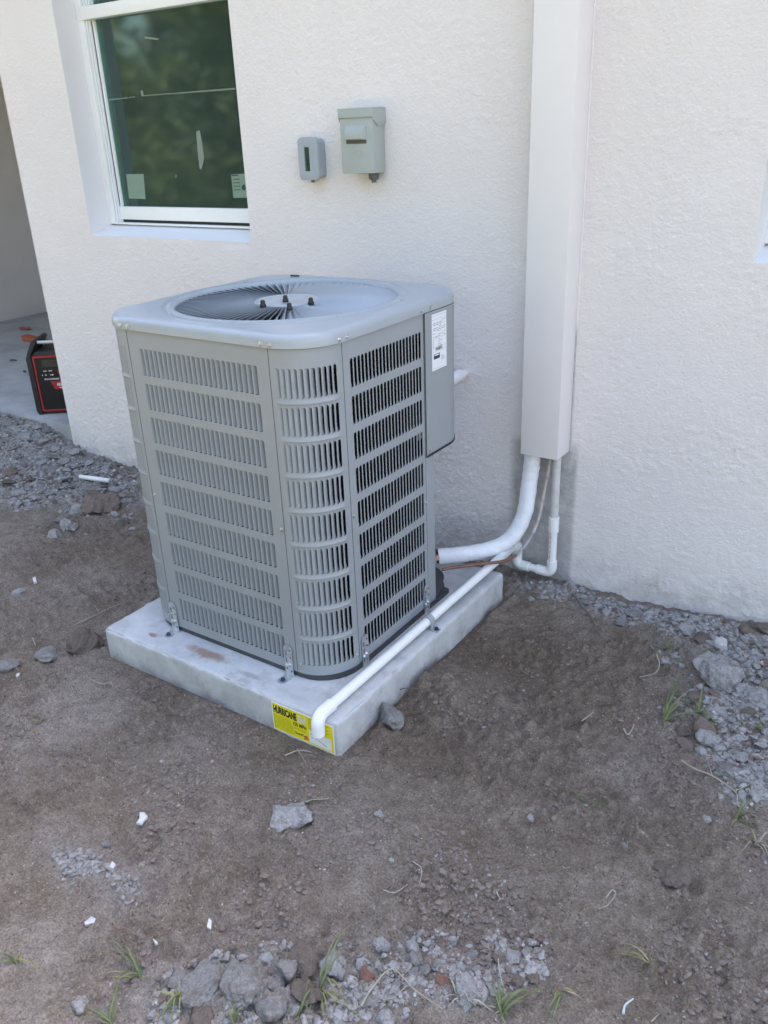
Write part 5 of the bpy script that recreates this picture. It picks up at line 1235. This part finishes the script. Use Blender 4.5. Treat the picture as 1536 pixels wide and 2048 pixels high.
tuft(1300, 1925, [(-40, -28, .02, .0010, m_straw), (-62, -30, .025, .001, m_gy), (-85, -12, .02, .001, m_gy), (12, -18, .02, .0012), (18, 6, .01, .001), (-30, 20, .02, .0008, m_gy)], 'wispy half-dry grass in the right foreground')
tuft(35, 1922, [(-30, -6, .02, .0016), (-50, 2, .02, .0016), (18, 6, .01, .0014, m_gy), (50, 30, .03, .001, m_gy), (-40, 14, .01, .0014), (-10, -12, .02, .0014)], 'green grass blades at the left edge near the bottom')
tuft(1475, 1640, [(35, -8, .02, .0022), (60, -14, .02, .002), (20, -40, .03, .0018), (55, 14, .01, .0018), (-20, 16, .02, .0014, m_gy), (48, -28, .04, .0018)], 'green grass at the right edge by the long stem')
tuft(1505, 1470, [(20, -10, .02, .0022, m_gy), (30, 4, .02, .002), (10, -16, .03, .0018), (28, -18, .03, .002)], 'small grass sprig among the rubble at the right edge')
tuft(1510, 1690, [(24, -18, .03, .0018, m_straw), (30, 10, .02, .0018, m_straw), (-40, 10, .02, .0014, m_gy), (-20, -26, .03, .0014, m_gy), (20, 30, .02, .0014, m_straw), (-34, 28, .02, .0012, m_straw)], 'brown dead grass tuft at the right edge')
tuft(1180, 1612, [(-40, -22, .01, .0012), (-60, -30, .01, .001), (40, 4, .01, .0012), (62, -6, .008, .001)], 'thin flattened grass stem on the dirt right of centre')
tuft(610, 1602, [(30, -4, .006, .0016, m_straw), (58, -8, .005, .0014), (66, -2, .004, .0012, m_straw)], 'flat dry grass blade above the jagged chunk')
tuft(85, 1442, [(-18, 8, .008, .0012), (20, -4, .008, .0012, m_gy), (8, 8, .006, .001), (-28, -2, .006, .001, m_gy)], 'small flattened grass sprig on the scraped dirt')
tuft(1335, 1300, [(14, -14, .02, .0018), (-10, -12, .02, .0016), (22, -2, .02, .0016), (-18, 4, .01, .0016), (6, 12, .01, .0016)], 'small green weed at the rubble edge below the wall')

# ================================================================== TREES BEHIND THE VIEWER (seen only mirrored in the window)
m_bark = mat('bark', (.11, .085, .065), rough=.95, vary=.3, vscale=12); m_lf1 = mat('leaves_dark', (.05, .10, .03), rough=.6, col2=(.10, .17, .06), vscale=1.3); m_lf2 = mat('leaves_olive', (.075, .10, .03), rough=.6, col2=(.14, .15, .05), vscale=1.3)
def crown_mesh(seed, m):
    rg = np.random.default_rng(seed); cl_ = []
    for k in range(46):
        a = rg.uniform(0, 6.28); zz = rg.uniform(.5, 7.2); rr_ = 2.5*math.sqrt(max(.08, 1-((zz-3.4)/4.4)**2))*rg.uniform(.35, 1.0); cl_.append((rr_*math.cos(a), rr_*math.sin(a), zz, rg.uniform(.5, .95)))
    n_ = 16000; ci_ = rg.integers(0, len(cl_), n_); C = np.array(cl_)[ci_]
    d = rg.normal(size=(n_, 3)); d /= np.linalg.norm(d, axis=1, keepdims=True); P = C[:, :3]+d*(C[:, 3:4]*rg.uniform(.35, 1, (n_, 1))**.5)
    a = rg.normal(size=(n_, 3)); a /= np.linalg.norm(a, axis=1, keepdims=True); b_ = np.cross(a, rg.normal(size=(n_, 3))); b_ /= np.linalg.norm(b_, axis=1, keepdims=True)
    s = rg.uniform(.04, .085, (n_, 1)); V = np.stack([P-a*s*1.3, P+b_*s*.6, P+a*s*1.3, P-b_*s*.6], 1).reshape(-1, 3); V[:, 2] = np.maximum(V[:, 2], .05)
    F = np.arange(n_*4).reshape(-1, 4); o = fastmesh('crown', V, F, m); me = o.data; bpy.data.objects.remove(o); me.polygons.foreach_set('use_smooth', np.zeros(n_, bool)); return me
crowns = [crown_mesh(1, m_lf1), crown_mesh(2, m_lf2), crown_mesh(3, m_lf1)]
mb = MB(); mb.tube([(0, 0, -.5), (.05, 0, 1.2), (-.05, .08, 2.8), (.1, 0, 4.6), (.1, .1, 6.2)], [.20, .16, .13, .09, .03], 10)
for a in range(7):
    t = a*.9; z = 1.4+a*.55; mb.tube([(0, 0, z), (.7*math.cos(t), .7*math.sin(t), z+.5), (1.6*math.cos(t), 1.6*math.sin(t), z+.9)], [.06, .045, .015], 7)
tr0 = mb.build('trunk', m_bark, smoothang=60); trme = tr0.data; bpy.data.objects.remove(tr0)
spots = [(-15.5, -8.5, 1.1), (-11.6, -9.2, 1.0), (-8.2, -8.6, 1.15), (-5.0, -9.6, 1.0), (-1.4, -10.0, 1.1), (2.6, -9.8, 1.05)]
lab_t = ['dark leafy tree farthest left in the row mirrored in the window', 'olive leafy tree second from the left in the mirrored row', 'dark leafy tree third from the left in the mirrored row', 'dark leafy tree fourth from the left in the mirrored row', 'olive leafy tree fifth from the left in the mirrored row', 'dark leafy tree farthest right in the mirrored row']
for i, (x, y, s) in enumerate(spots):
    t = thing('tree', lab_t[i], 'tree', (x, y, -.1), 1.7*i, 'trees across the yard'); t.scale = (s, s, s)
    o = bpy.data.objects.new('trunk', trme); link(o, t); o = bpy.data.objects.new('crown', crowns[(i*2+ (1 if i in (1, 4) else 0)) % 3 if i not in (1, 4) else 1]); link(o, t)
